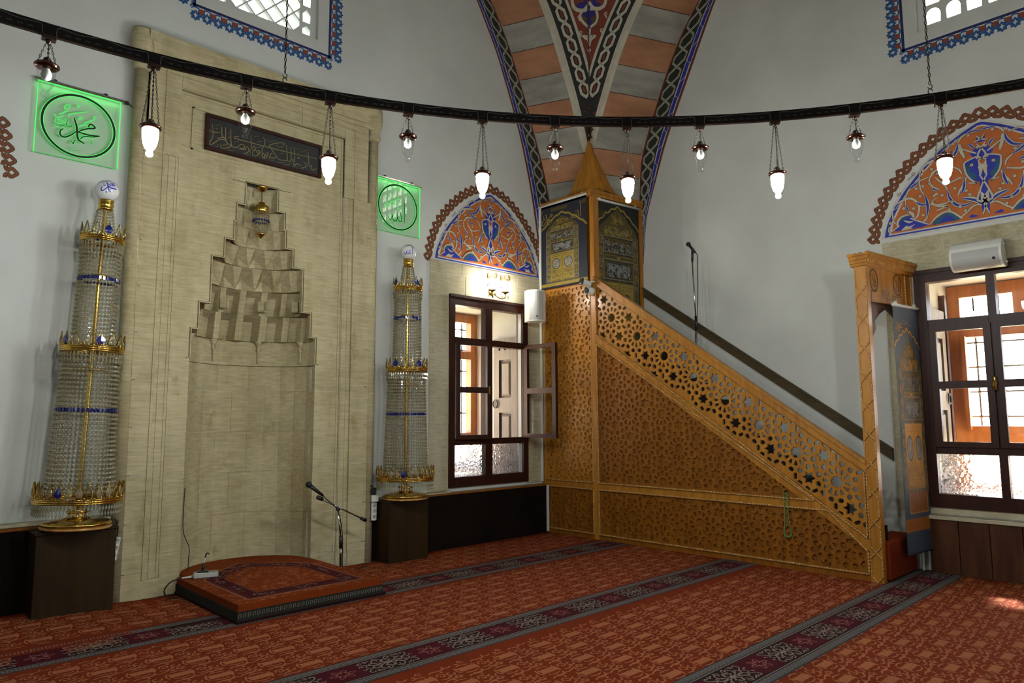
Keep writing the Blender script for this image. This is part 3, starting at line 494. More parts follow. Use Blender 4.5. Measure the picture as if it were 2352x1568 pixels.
# window_2: in the right wall, closed
f = fB(XR); w2 = struct('window_2')
Y1, Y0, Z0, Z1 = 2.285, .93, .62, 2.975; YM1, YM0 = 1.665, 1.60
rail(w2, f, Y1-.105, Y1, Z0, Z1, -.10, .03, D, 'stile'); rail(w2, f, Y0, Y0+.1, Z0, Z1, -.10, .03, D, 'stile')
rail(w2, f, Y0+.1, Y1-.105, Z1-.125, Z1, -.10, .024, D, 'head'); rail(w2, f, Y0+.1, Y1-.105, Z0, .75, -.10, .03, D, 'sill_rail')
rail(w2, f, Y0, Y1, Z1-.035, Z1+.004, .02, .045, D, 'head_moulding')
rail(w2, f, YM0-.005, YM1-.0, .75, Z1-.125, -.085, .012, D, 'mullion')
for a, b_ in ((Y0+.1, YM0-.005), (YM1, Y1-.105)):
    rail(w2, f, a, b_, 2.385, 2.465, -.085, .018, D, 'transom'); rail(w2, f, a, b_, 1.137, 1.215, -.085, .016, D, 'transom')
    pane(w2, f, a, b_, 2.465, 2.85, -.05); pane(w2, f, a, b_, .75, 1.137, -.05, 'textured_glass', .006)
leaf(w2, (XR-.012, 2.176), (0, -1), .525, 1.205, 2.395, 1.81); leaf(w2, (XR-.012, 1.635), (0, -1), .525, 1.205, 2.395, 1.81)
mb = MB('gold_dull'); mb.s = True
mb.lathe([(.010, -.07), (.024, -.055), (.016, -.03), (.028, 0), (.016, .03), (.024, .055), (.010, .07)], 10, (XR-.045, 1.645, 1.812)); mb.tube([(XR-.045, 1.645, 1.83), (XR-.085, 1.645, 1.835), (XR-.085, 1.66, 1.77)], .009, 8); mb.build('handle', w2)
fo = fB(8.93)
for u0, u1, v0, v1, n in ((2.13, 2.245, .70, 2.93, 'outer_stile'), (.98, 1.09, .70, 2.93, 'outer_stile'), (1.09, 2.13, 2.80, 2.93, 'outer_head'), (1.09, 2.13, 1.17, 1.33, 'outer_apron'), (1.09, 2.13, .70, .80, 'outer_bottom'), (1.53, 1.64, 2.47, 2.80, 'outer_mullion'), (1.09, 2.13, 2.36, 2.47, 'outer_transom')):
    rail(w2, fo, u0, u1, v0, v1, -.06, .06, O, n)
# outer leaf of the right window pushed inward against the jamb
b = MB(O); fm = lambda u, v, h: (8.86-u*.80, 2.10-u*.10+h, v); b.prism([(0, 1.36), (.22, 1.36), (.22, 2.36), (0, 2.36)], fm, -.02, .02); b.build('outer_leaf', w2)
rail(w2, fo, 1.09, 2.13, 1.33, 1.40, -.03, .09, O, 'outer_sill')
bars_window(w2, fB(9.06), .97, 2.25, .68, 2.93, 0, 'iron', [1.10+.235*k for k in range(5)], [1.50+.27*k for k in range(6)])
shutter(w2, lambda u, v, h: (XR+.10+u, 2.245-h, v), 0, .52, .72, 2.62)
mb = MB('dark_wood'); mb.box(XR+.64, XR+.70, 2.19, 2.25, .70, 2.80); mb.build('shutter_post', w2)

# upper windows: pierced white grilles in plaster frames
def star4(cu, cv, r, q=.56, rot=0.0):
    return [(cu+rr*math.cos(a+rot), cv+rr*math.sin(a+rot)) for k in range(8) for a, rr in ((PI*k/4, r if k % 2 == 0 else r*q),)]
def loops_board(loops, fmap, h0, h1, mats, name, parent, kind=None, taper=1.0, grow=1.0):
    """flat board with holes; loops[0] is the outline"""
    def sc_loop(L, k): cu, cv = sum(p[0] for p in L)/len(L), sum(p[1] for p in L)/len(L); return [(cu+(p[0]-cu)*k, cv+(p[1]-cv)*k) for p in L]
    if grow != 1.0: loops = [loops[0]]+[sc_loop(L, grow) for L in loops[1:]]
    backl = [loops[0]]+[sc_loop(L, taper) for L in loops[1:]]
    b = MB(mats); vec = [[Vector((u, v, 0)) for u, v in L] for L in loops]; flat = [p for L in loops for p in L]
    tris = tessellate_polygon(vec); n = len(flat)
    b.add([fmap(u, v, h1) for u, v in flat]+[fmap(u, v, h0) for L in backl for u, v in L], [tuple(t) for t in tris]+[tuple(i+n for i in t)[::-1] for t in tris])
    k = 0
    for L in loops:
        m = len(L)
        for i in range(m):
            j = (i+1) % m; b.f.append([k+i, k+j, n+k+j, n+k+i]); b.mi.append(0); b.sm.append(False)
        k += m
    return b.build(name, parent, kind)
def clip_convex(poly, conv):
    out = list(poly)
    n = len(conv); area = sum(conv[i][0]*conv[(i+1) % n][1]-conv[(i+1) % n][0]*conv[i][1] for i in range(n)); sg = 1 if area > 0 else -1
    for i in range(n):
        a, b = conv[i], conv[(i+1) % n]; res = []
        side = lambda p: sg*((b[0]-a[0])*(p[1]-a[1])-(b[1]-a[1])*(p[0]-a[0]))
        for k in range(len(out)):
            p, q = out[k], out[(k+1) % len(out)]; sp, sq = side(p), side(q)
            if sp >= 0: res.append(p)
            if sp*sq < 0: t = sp/(sp-sq); res.append((p[0]+(q[0]-p[0])*t, p[1]+(q[1]-p[1])*t))
        out = res
        if len(out) < 3: return []
    cl = []
    for p in out:
        if not cl or math.hypot(p[0]-cl[-1][0], p[1]-cl[-1][1]) > 1e-4: cl.append(p)
    if len(cl) > 2 and math.hypot(cl[0][0]-cl[-1][0], cl[0][1]-cl[-1][1]) < 1e-4: cl.pop()
    return cl if len(cl) >= 3 else []
def area2(p): return abs(sum(p[i][0]*p[(i+1) % len(p)][1]-p[(i+1) % len(p)][0]*p[i][1] for i in range(len(p))))/2

def upper_window(n, fmap, u0, u1, v0, v1, style):
    w = struct('window_%d' % n)
    for a, b_, c, d, nm in ((u0, u0+.10, v0, v1, 'frame_side'), (u1-.10, u1, v0, v1, 'frame_side'), (u0+.10, u1-.10, v0, v0+.10, 'frame_bottom')):
        rail(w, fmap, a, b_, c, d, -.10, .004, 'plaster', nm)
    a0, a1, c0, c1 = u0+.10, u1-.10, v0+.10, v1
    out = [(a0, c0), (a1, c0), (a1, c1), (a0, c1)]; holes = []
    inset = [(a0+.05, c0+.025), (a1-.05, c0+.025), (a1-.05, c1-.02), (a0+.05, c1-.02)]
    if style == 0:
        s = .205
        in2 = [(a0+.20, c0+.02), (a1-.20, c0+.02), (a1-.20, c1-.02), (a0+.20, c1-.02)]
        k = 0
        for j in range(-1, 24):
            for i in range(-8, 9):
                cu = (a0+a1)/2+i*s+(s/2 if j % 2 else 0); cv = c0+.02+j*s*.5
                h = clip_convex(star4(cu, cv, s*.455, .70), in2)
                if h and area2(h) > .0022: holes.append(h)
        j = 0; v = c0+.03
        for side in (0, 1):
            v = c0+.03
            while v < c1-.1:
                hh = .15 if v > c0+.05 else .10; u = a0+.12 if side == 0 else a1-.12
                holes.append([(u-.042, v), (u+.042, v), (u+.046, v+hh*.6), (u, v+hh), (u-.046, v+hh*.6)]); v += hh+.035
    else:
        n_ = 5; ww = (a1-a0-.12)/n_
        for i in range(n_):
            for j in range(9):
                cu = a0+.06+ww*(i+.5); cv = c0+.06+.21*j
                if cv+.2 < c1: holes.append([(cu-ww*.34, cv), (cu+ww*.34, cv), (cu+ww*.36, cv+.10)]+[(cu+ww*.36*math.cos(t), cv+.10+.065*math.sin(t)) for t in (.6, 1.1, PI/2, 2.04, 2.54)]+[(cu-ww*.36, cv+.10)])
    loops_board([out]+holes, fmap, -.09, -.035, 'plaster', 'pierced_grille', w)
    return w
upper_window(3, fA(YA), 2.27, 3.62, 5.50, 7.6, 0)
upper_window(4, fB(XR), .97, 2.20, 5.40, 7.5, 1)

# painted borders round the upper windows
def tulip_border(dec, path, step=.104):
    # path: list of straight runs (p, q, outward normal)
    for (p, q, nrm) in path:
        L = math.hypot(q[0]-p[0], q[1]-p[1]); n = int(L/step); tx, ty = (q[0]-p[0])/L, (q[1]-p[1])/L
        P = lambda a, b: (p[0]+tx*a+nrm[0]*b, p[1]+ty*a+nrm[1]*b)
        dec.poly([P(-.04, 0), P(L+.04, 0), P(L+.04, .028), P(-.04, .028)], 'p_navy', .001)
        for i in range(n+1):
            c = L*i/n
            st = [(c+r*math.cos(a), .118+r*math.sin(a)) for k in range(16) for a, r in ((PI*k/8, .057 if k % 2 == 0 else .041),)]
            dec.poly([P(*t) for t in st], 'p_sky', .0014)
            dec.ribbon([P(c+.05*math.cos(t), .075+.04*math.sin(t)) for t in [PI*k/6 for k in range(7, 12)]], .014, 'p_sky', .0013)
            dec.poly([P(*t) for t in [(c, .088), (c+.009, .108), (c+.022, .116), (c+.009, .124), (c, .146), (c-.009, .124), (c-.022, .116), (c-.009, .108)]], 'p_white', .0019)
            e = c+L/n/2
            if i < n:
                dec.poly([P(*t) for t in [(e-.030, .045), (e+.030, .045), (e+.034, .075), (e, .118), (e-.034, .075)]], 'p_sky', .0012)
                dec.poly([P(*t) for t in [(e-.020, .045), (e, .038), (e+.022, .045), (e+.026, .068), (e, .100), (e-.026, .068)]], 'p_orange' if False else 'p_rust', .0018)
d = Decal(fA(YA)); tulip_border(d, [((2.24, 7.7), (2.24, 5.475), (-1, 0)), ((2.24, 5.475), (3.65, 5.475), (0, -1)), ((3.65, 5.475), (3.65, 7.7), (1, 0))]); d.build('painted_border', wall_left)
d = Decal(fB(XR)); tulip_border(d, [((2.225, 7.6), (2.225, 5.375), (1, 0)), ((2.225, 5.375), (.94, 5.375), (0, -1)), ((.94, 5.375), (.94, 7.6), (-1, 0))]); d.build('painted_border', wall_right)

# ------------------------------------------------------------------ painted lunettes
def lunette(fmap, parent, flip=1):
    d = Decal(fmap)
    arc = [(-.905, .0), (-.871, .137), (-.81, .262), (-.724, .412), (-.613, .547), (-.489, .679), (-.341, .805), (-.167, .915), (-.02, .985)]
    top = [p for p in arc]; full = smooth(arc, 4)
    full = full+[(-u, v) for u, v in full[::-1]]
    sc_ = lambda k, dv=0: [(u*k, v*k+dv) for u, v in full]
    d.poly([(-.935, -.022)]+[(u*1.035, v*1.03) for u, v in full]+[(.935, -.022)], 'p_white', .0008)
    d.poly(full, 'p_blue', .0012); d.poly(sc_(.955, .016), 'p_white', .0016); d.poly(sc_(.925, .030), 'p_orange', .0020)
    for sgn in (1, -1):
        g = lambda P: [(sgn*u, v+.01) for u, v in P]
        for i, (c, w, P) in enumerate(LUN_POLYS):
            sp = smooth(g(P), 4, True) if c != 'b' or len(P) > 5 else g(P)
            d.poly(sp, {'b': 'p_blue', 't': 'p_teal', 'c': 'p_cream'}[c], .0040+.00012*i+(.00005 if sgn < 0 else 0) if c != 'c' else .0065+.00003*i+(.00015 if sgn < 0 else 0))
        for i, (c, w, P) in enumerate(LUN_STROKES):
            S = smooth(g(P), 5); h = .0024+.00002*i+(.00001 if sgn < 0 else 0)
            if c == 'L':
                d.ribbon(S, w+.014, 'p_dkbrown', h, taper=.7); d.ribbon(S, w+.006, 'p_cream', h+.0008, taper=.75); o = [(u+.004, v-.003) for u, v in S]
                d.ribbon(S, w*.62, 'p_blue', h+.0016, taper=.8)
            else:
                d.ribbon(S, w+.007, 'p_dkbrown', h, taper=.3); d.ribbon(S, w, 'p_cream', h+.0011 if i < 38 else .0070+.00002*i, taper=.4)
        for u, v in LUN_DOTS:
            d.circle(sgn*u, v+.01, .0185, 'p_dkbrown', .0044, 10); d.circle(sgn*u, v+.01, .0145, 'p_cream', .0050, 10); d.ribbon([(sgn*u+.006, v+.015), (sgn*u-.004, v+.012), (sgn*u, v+.003)], .003, 'p_dkbrown', .0054)
    d.build('painted_lunette', parent)
    # scalloped crest
    cr = [(-.972, -.05), (-.950, .1), (-.905, .25), (-.832, .415), (-.718, .572), (-.588, .715), (-.438, .845), (-.28, .942), (-.125, 1.003), (0, 1.026)]
    cr = smooth(cr, 8); cr = cr+[(-u, v) for u, v in cr[::-1]][1:]
    ln = [0]
    for i in range(1, len(cr)): ln.append(ln[-1]+math.hypot(cr[i][0]-cr[i-1][0], cr[i][1]-cr[i-1][1]))
    def at(s):
        s = max(0, min(ln[-1]-1e-6, s)); i = max(k for k in range(len(ln)) if ln[k] <= s); i = min(i, len(cr)-2)
        t = (s-ln[i])/(ln[i+1]-ln[i]); a, b = cr[i], cr[i+1]; L = ln[i+1]-ln[i]; nx, ny = -(b[1]-a[1])/L, (b[0]-a[0])/L
        return (a[0]+(b[0]-a[0])*t, a[1]+(b[1]-a[1])*t), (nx, ny)
    d = Decal(fmap); step = .098; n = int(ln[-1]/step)
    mot = smooth([(.0, .0), (.22, .02), (.36, .18), (.30, .38), (.12, .46), (.20, .72), (.36, .86), (.5, 1.04), (.64, .86), (.80, .72), (.88, .46), (.70, .38), (.64, .18), (.78, .02), (1.0, .0)], 3)
    def loc(a, b, k):
        (cu, cv), (nx, ny) = at((k+a)*ln[-1]/n); return (cu+nx*b*.092, cv+ny*b*.092)
    for k in range(n):
        S = [loc(a, b, k) for a, b in mot]
        d.ribbon(S, .036, 'p_dkbrown', .0010); d.ribbon(S, .025, 'p_brown', .0018)
        d.poly([loc(a, b, k) for a, b in ((.38, .84), (.5, 1.28), (.62, .84))], 'p_brown', .0014)
    d.build('painted_crest', parent)
lunette(lambda u, v, h: (6.045+u, YA-h, 3.44+v), wall_left)
lunette(lambda u, v, h: (XR-h, 1.615-u*1.02, 3.385+v), wall_right)
# end of another painted crest at the left edge of the view
d = Decal(fA(YA)); 
for k in range(5):
    z = 3.42+.098*k; u = .855-.02*k
    S = smooth([(u+.06*b, z+.098*a) for a, b in ((0, 0), (.22, .02), (.36, .3), (.12, .6), (.3, 1.0), (.5, 1.3), (.7, 1.0), (.88, .6), (.64, .3), (.78, .02), (1, 0))], 3)
    d.ribbon(S, .03, 'p_dkbrown', .001); d.ribbon(S, .02, 'p_brown', .0018)
d.build('painted_crest', wall_left)

# ------------------------------------------------------------------ corner: striped arch stones, braid bands, painted pendentive
zA = [3.2, 3.9, 4.4, 4.808, 5.155, 5.508, 5.86, 6.2, 6.536, 6.856, 7.155, 7.5, 7.85, 8.2, 8.6]; xA = [7.30, 7.29, 7.23, 7.132, 7.026, 6.881, 6.751, 6.596, 6.443, 6.267, 6.057, 5.80, 5.50, 5.17, 4.74]
zOA = [3.2, 4.0, 4.403, 4.8, 5.336, 5.766, 6.433, 7.047, 7.5, 8.0, 8.6]; xOA = [7.0, 6.93, 6.856, 6.767, 6.615, 6.451, 6.166, 5.806, 5.49, 5.08, 4.5]
zB = [3.2, 3.9, 4.4, 5.092, 5.423, 5.763, 6.114, 6.436, 6.74, 7.02, 7.5, 8.0, 8.6]; yB = [5.70, 5.70, 5.68, 5.632, 5.51, 5.366, 5.213, 5.052, 4.864, 4.639, 4.25, 3.78, 3.1]
zOB = [3.2, 3.71, 4.257, 4.567, 5.17, 5.662, 6.296, 6.91, 7.5, 8.0, 8.6]; yOB = [5.63, 5.62, 5.56, 5.447, 5.233, 5.005, 4.696, 4.397, 4.02, 3.6, 3.0]
def interp(z, zs, xs):
    if z <= zs[0]: return xs[0]
    for i in range(len(zs)-1):
        if z <= zs[i+1]: t = (z-zs[i])/(zs[i+1]-zs[i]); return xs[i]+(xs[i+1]-xs[i])*t
    return xs[-1]
def smooth_interp(z, zs, xs): return (interp(z-.12, zs, xs)+interp(z+.12, zs, xs)+2*interp(z, zs, xs))/4
xa = lambda z: smooth_interp(z, zA, xA); xoa = lambda z: smooth_interp(z, zOA, xOA); yb = lambda z: smooth_interp(z, zB, yB); yob = lambda z: smooth_interp(z, zOB, yOB)
corner = struct('trim_4')
jz = [3.2, 3.85, 4.2, 4.50, 4.82, 5.16, 5.51, 5.862, 6.195, 6.536, 6.861, 7.18, 7.5, 7.82, 8.14, 8.6]
def arch_stone(z0, z1, side, mat):
    g = .005; z0 += g; z1 -= g; rows = 4; v = []; fs = []
    for i in range(rows+1):
        z = z0+(z1-z0)*i/rows
        if side == 'A':
            x = xa(z); pr = [(x-.0, YA+.02, z), (x+.005, YA-.01, z-.0), (x+.045, YA-.09, z), (x+.243, 6.12, z), (x+.60, 6.25, z), (x+.6, YA+.02, z)]
        else:
            y = yb(z); pr = [(XR+.02, y, z), (XR-.01, y+.005, z), (XR-.09, y+.045, z), (7.23, y+.30, z), (7.36, y+.6, z), (XR+.02, y+.6, z)]
        v += pr
    n = 6
    for i in range(rows):
        for k in range(n):
            fs.append((i*n+k, i*n+(k+1) % n, (i+1)*n+(k+1) % n, (i+1)*n+k))
    fs += [tuple(range(n)), tuple(rows*n+k for k in range(n))]
    b = MB(mat); b.add(v, fs); b.build('arch_stone', corner)
for i in range(len(jz)-1):
    m = 'marble_pink' if i % 2 == 0 else 'marble_grey'
    for s in 'AB': arch_stone(jz[i], jz[i+1], s, m)
b = MB('burnt_wood'); v = []; fs = []      # dark joint filling just behind the stone faces
zz = [3.2+.15*i for i in range(37)]
for z in zz: x = xa(z); v += [(x+.010, YA-.01, z), (x+.051, YA-.088, z), (x+.249, 6.124, z)]
for i in range(len(zz)-1): fs += [(3*i, 3*i+1, 3*i+4, 3*i+3), (3*i+1, 3*i+2, 3*i+5, 3*i+4)]
b.add(v, fs); v = []; fs = []
for z in zz: y = yb(z); v += [(XR-.01, y+.010, z), (XR-.088, y+.051, z), (7.234, y+.306, z)]
for i in range(len(zz)-1): fs += [(3*i, 3*i+1, 3*i+4, 3*i+3), (3*i+1, 3*i+2, 3*i+5, 3*i+4)]
b.add(v, fs); b.build('joint_filling', corner)
def vmap(w, z, h, n=Vector((-.7071, -.7071, 0))):
    A = Vector((xa(z)+.243, 6.12, z)); B = Vector((7.23, yb(z)+.30, z)); L = (B-A).length; t = .5+w/max(L, 1e-4)
    return tuple(A+(B-A)*t+n*h)
def vwid(z): return math.hypot(7.23-xa(z)-.243, yb(z)+.30-6.12)
d = Decal(vmap)
zs = [5.16+.1*i for i in range(35)]
def vstrip(a0, a1, col, h, sides=(1, -1), z0=5.16):
    for sg in sides:
        for i in range(len(zs)-1):
            za_, zb_ = zs[i], zs[i+1]
            if za_ < z0-.01: continue
            q = []
            for z in (za_, zb_):
                hw = vwid(z)/2; q.append((max(0, hw-a0), max(0, hw-a1)))
            if q[0][0]+q[1][0] <= 0: continue
            d.poly([(sg*q[0][0], za_), (sg*q[0][1], za_), (sg*q[1][1], zb_), (sg*q[1][0], zb_)], col, h)
vstrip(0, 9, 'p_red', .001); vstrip(.105, .335, 'p_black', .003); vstrip(.335, .372, 'p_cream', .0035); vstrip(-.003, .105, 'p_cream', .004)
vstrip(0, .055, 'plaster_cream', .0045)
for sg in (1, -1):       # interlaced braid along each black band
    per = .182; cen = lambda z: sg*(vwid(z)/2-.225)
    for i in range(18):
        z0 = 5.30+per*i; a = .056
        if vwid(z0) < .46: continue
        def bp(o, t): z = z0+per*t; return (cen(z)+sg*o*a, z)
        if True:
            for s2 in (1, -1):
                d.ribbon([bp(-s2*.25, -.08), bp(s2*.9, .24), bp(s2*.9, .74), bp(-s2*.25, 1.08)][:4], .034, 'p_cream', .006+.001*s2)
            d.ribbon([bp(.3, .95), bp(-.55, 1.14)], .005, 'p_black', .0085)
            d.poly([bp(-.28, .34), bp(0, .24), bp(.28, .34), bp(.28, .66), bp(0, .76), bp(-.28, .66)], 'p_red', .0075)
CM = {'c': 'p_cream', 'b': 'p_deepblue', 'e': 'p_olive', 'k': 'p_black'}
for i, (c, w, P) in enumerate(V_POLYS): d.poly(smooth(P, 4, True), CM[c], .006+.0004*i if c != 'c' else .0055)
for i, (c, w, P) in enumerate(V_STROKES): d.ribbon(smooth(P, 6), w, CM[c], .0105+.0001*i)
for u, z in ((-.14, 6.62), (.14, 6.62), (-.17, 6.80), (.18, 6.80)): d.circle(u, z, .022, 'p_cream', .006, 10); d.circle(u+.004, z, .011, 'p_red', .0068, 8); d.ribbon([(u-.01, z-.01), (u+.02, z-.05)], .014, 'p_cream', .0062)
d.build('painted_pendentive', corner)
mb = MB('plaster'); mb.box(7.30, 7.9, 6.16, 6.68, 0, 5.3); mb.build('corner_pier', corner)
def braid_band(fm, zlo, zhi, edge_o, edge_i):
    """painted braid on the wall beside the arch; edge_o/edge_i give the two borders at height z"""
    d = Decal(fm); zs2 = [zlo+.12*i for i in range(int((zhi-zlo)/.12)+1)]
    P = lambda z, t: (edge_o(z)+(edge_i(z)-edge_o(z))*t, z)
    def strip(t0, t1, c, h):
        for i in range(len(zs2)-1): a, b = zs2[i], zs2[i+1]; d.poly([P(a, t0), P(a, t1), P(b, t1), P(b, t0)], c, h)
    strip(0, .07, 'p_red', .001); strip(.07, .10, 'p_black', .0011); strip(.10, .33, 'p_white', .001); strip(.13, .30, 'p_blue', .0014); strip(.33, .36, 'p_black', .0012); strip(.36, .93, 'p_dkgreen', .001); strip(.93, 1.0, 'p_red', .001)
    per = .21; n = int((zhi-zlo)/per)
    for i in range(n):
        z = zlo+per*i
        for s2 in (0, 1):
            t0, t1 = (.42, .86) if s2 == 0 else (.86, .42)
            S = [P(z+per*.02, t0), P(z+per*.18, t0), P(z+per*.82, t1), P(z+per*1.0, t1)]
            d.ribbon(S, .034, 'p_olive', .0018+.0006*s2); d.ribbon(S, .026, 'p_white', .0022+.0006*s2); d.ribbon(S, .008, 'p_olive', .0025+.0006*s2)
        t0, t1 = (.14, .29) if i % 2 == 0 else (.29, .14)
        d.ribbon([P(z, t0), P(z+per*.4, t0), P(z+per*.6, t1), P(z+per, t1)], .010, 'p_cream', .0018)
    return d
braid_band(lambda u, v, h: (u, YA-h, v), 3.9, 8.5, xoa, xa).build('painted_braid', corner)
braid_band(lambda u, v, h: (XR-h, u, v), 3.6, 8.5, yob, lambda z: yb(z)).build('painted_braid', corner)
# white conduit in the corner and lighting cable
mb = MB('white_plastic'); mb.box(6.945, 6.968, 6.56, 6.585, .02, .62); mb.build('conduit', wall_left)
mb = MB('white_plastic'); mb.box(6.955, 6.972, 6.66, 6.695, .66, 4.45); mb.build('conduit', wall_left)

# ------------------------------------------------------------------ stone prayer niche
nic = thing('prayer_niche', 'tall pale limestone prayer niche with stepped stalactite hood and moulded frame', 'prayer niche', (2.96, 6.6, 0))
LS = 'limestone'; YF, YO = 6.60, 6.565
fN = lambda u, v, h: (u, YF-h, v)
courses = [0, .165, .57, .975, 1.38, 1.785, 2.19, 2.595, 3.0, 3.41, 3.815, 4.0]
steps = [(0, 2.05, .622), (2.05, 2.325, .613), (2.325, 2.575, .55), (2.575, 3.02, .452), (3.02, 3.206, .34), (3.206, 3.39, .254), (3.39, 3.568, .237), (3.568, 3.795, .157)]
NC = 2.915
def hw_at(z):
    for a, b, w in steps:
        if a <= z < b: return w
    return 0
mb = MB('mortar'); mb.box(2.10, 2.28, 6.603, 6.65, 0, 3.99); mb.box(3.545, 3.82, 6.603, 6.65, 0, 3.99); mb.box(2.27, 3.56, 6.603, 6.64, 3.80, 3.99)
mb.box(1.84, 1.985, 6.569, 6.69, 0, 4.7); mb.box(3.935, 4.10, 6.569, 6.69, 0, 4.7); mb.box(1.985, 2.11, 6.585, 6.69, 0, 4.7); mb.box(3.81, 3.935, 6.585, 6.69, 0, 4.7)
for a_, c_, w_ in steps[1:]: mb.box(2.27, NC-w_-.004, 6.603, 6.64, a_, c_); mb.box(NC+w_+.004, 3.56, 6.603, 6.64, a_, c_)
mb.build('mortar_bed', nic)
FL, FR = 2.11, 3.81
g = .0025
for i in range(len(courses)-1):
    z0, z1 = courses[i], courses[i+1]
    cuts = sorted({z0, z1, *[s[0] for s in steps if z0 < s[0] < z1], *[s[1] for s in steps if z0 < s[1] < z1]})
    for sg, edge in ((-1, FL), (1, FR)):
        if z0 >= 3.795:
            continue
        P = [(edge-sg*g, z0+g), (edge-sg*g, z1-g)]
        inner = []
        for a, b in zip(cuts[:-1], cuts[1:]):
            w = hw_at((a+b)/2); u = NC+sg*max(w, .0)
            if w == 0: u = NC+sg*.30
            inner += [(u, a+(g if a == z0 else 0)), (u, b-(g if b == z1 else 0))]
        P = [(edge-sg*g, z0+g)]+inner+[(edge-sg*g, z1-g)]
        wide = abs(edge-(NC+sg*hw_at((z0+z1)/2)))
        if wide > .62 and len(cuts) == 2:
            m = edge-sg*wide*(.45 if i % 2 else .6); u = inner[0][0]
            for a, b in ((edge-sg*g, m+sg*g), (m-sg*g, u)):
                q = MB(LS); q.prism([(a, z0+g), (b, z0+g), (b, z1-g), (a, z1-g)], fN, -.05, random.uniform(-.001, .001)); q.build('stone_block', nic)
        else:
            q = MB(LS); q.prism(P, fN, -.05, random.uniform(-.001, .001)); q.build('stone_block', nic)
for a, b in ((FL, 2.62), (2.62, 3.25), (3.25, FR)):
    q = MB(LS); q.prism([(a+g, 3.80), (b-g, 3.80), (b-g, 4.0-g), (a+g, 4.0-g)], fN, -.05, 0); q.build('stone_block', nic)
# top field with the shallow panel for the inscription
q = MB(LS); q.prism([(FL, 4.0), (FR, 4.0), (FR, 4.50), (FL, 4.50)], fN, -.05, -.004); q.build('inscription_field', nic)
for a, b, c, d_ in ((2.22, 3.66, 3.99, 4.005), (2.22, 3.66, 4.385, 4.40), (2.22, 2.236, 3.99, 4.40), (3.644, 3.66, 3.99, 4.40)):
    q = MB(LS); q.prism([(a, c), (b, c), (b, d_), (a, d_)], fN, -.004, .010); q.build('panel_moulding', nic)
# outer border strips of blocks, then mouldings
fO = lambda u, v, h: (u, YO-h, v)
for i in range(len(courses)-2):
    z0, z1 = courses[i]+(.06 if i else 0), courses[i+1]+.06
    for a, b in ((1.812, 1.985), (3.935, 4.15)):
        q = MB(LS); q.prism([(a+g, z0+g), (b-g, z0+g), (b-g, z1-g), (a+g, z1-g)], fO, -.10, random.uniform(-.001, .001)); q.build('stone_block', nic)
    for a, b in ((1.985, 2.11), (3.81, 3.935)):
        q = MB(LS); q.prism([(a+g, z0+g), (b-g, z0+g), (b-g, z1-g), (a+g, z1-g)], fO, -.10, -.016+random.uniform(-.001, .001)); q.build('stone_block', nic)
q = MB(LS); q.prism([(1.84, 3.875), (2.11, 3.875), (2.11, 4.74), (1.84, 4.74)], fO, -.1, 0); q.build('stone_block', nic)
q = MB(LS); q.prism([(3.81, 3.875), (4.10, 3.875), (4.10, 4.74), (3.81, 4.74)], fO, -.1, 0); q.build('stone_block', nic)
for a, b in ((2.11, 2.7), (2.7, 3.3), (3.3, 3.81)):
    q = MB(LS); q.prism([(a+g, 4.54), (b-g, 4.54), (b-g, 4.74), (a+g, 4.74)], fO, -.1, 0); q.build('stone_block', nic)
def moulding(name, rects, off):
    """a U-shaped run of mouldings: left, top, right"""
    x0, x1, zt = rects
    for (o, w, h) in off:
        a0, a1, zz_ = x0+o, x1-o, zt-o
        b = MB(LS)
        b.prism([(a0, 0.16), (a0+w, 0.16), (a0+w, zz_-w), (a0, zz_)], fN, -.05, h); b.prism([(a1-w, 0.16), (a1, 0.16), (a1, zz_), (a1-w, zz_-w)], fN, -.05, h)
        b.prism([(a0, zz_), (a0+w, zz_-w), (a1-w, zz_-w), (a1, zz_)], fN, -.05, h); b.build(name, nic)
moulding('frame_moulding', (1.972, 3.948, 4.665), [(0, .022, .043), (.055, .016, .025), (.115, .018, .025), (.145, .022, .007)])
# cornice
prof = [(6.70, 4.72), (6.555, 4.72), (6.54, 4.74), (6.54, 4.76), (6.555, 4.775), (6.55, 4.81), (6.525, 4.86), (6.50, 4.89), (6.495, 4.93), (6.495, 4.955), (6.70, 4.955)]
b = MB(LS); n = len(prof); b.add([(1.80, y, z) for y, z in prof]+[(4.16, y, z) for y, z in prof], [(i, (i+1) % n, n+(i+1) % n, n+i) for i in range(n)]+[tuple(range(n)), tuple(range(n, 2*n))]); b.build('cornice', nic)
for cxx in (1.775, 4.185):
    b = MB(LS); b.s = True; b.lathe([(.062, 0), (.062, 3.2), (.058, 4.62)], 16, (cxx, 6.61, 0)); b.build('colonnette', nic)
    b = MB(LS); b.s = True; b.lathe([(.058, 4.60), (.075, 4.62), (.078, 4.645), (.066, 4.665), (.066, 4.72), (.08, 4.75), (.095, 4.80), (.10, 4.86), (.096, 4.95), (.09, 4.975)], 16, (cxx, 6.60, 0)); b.build('capital', nic)
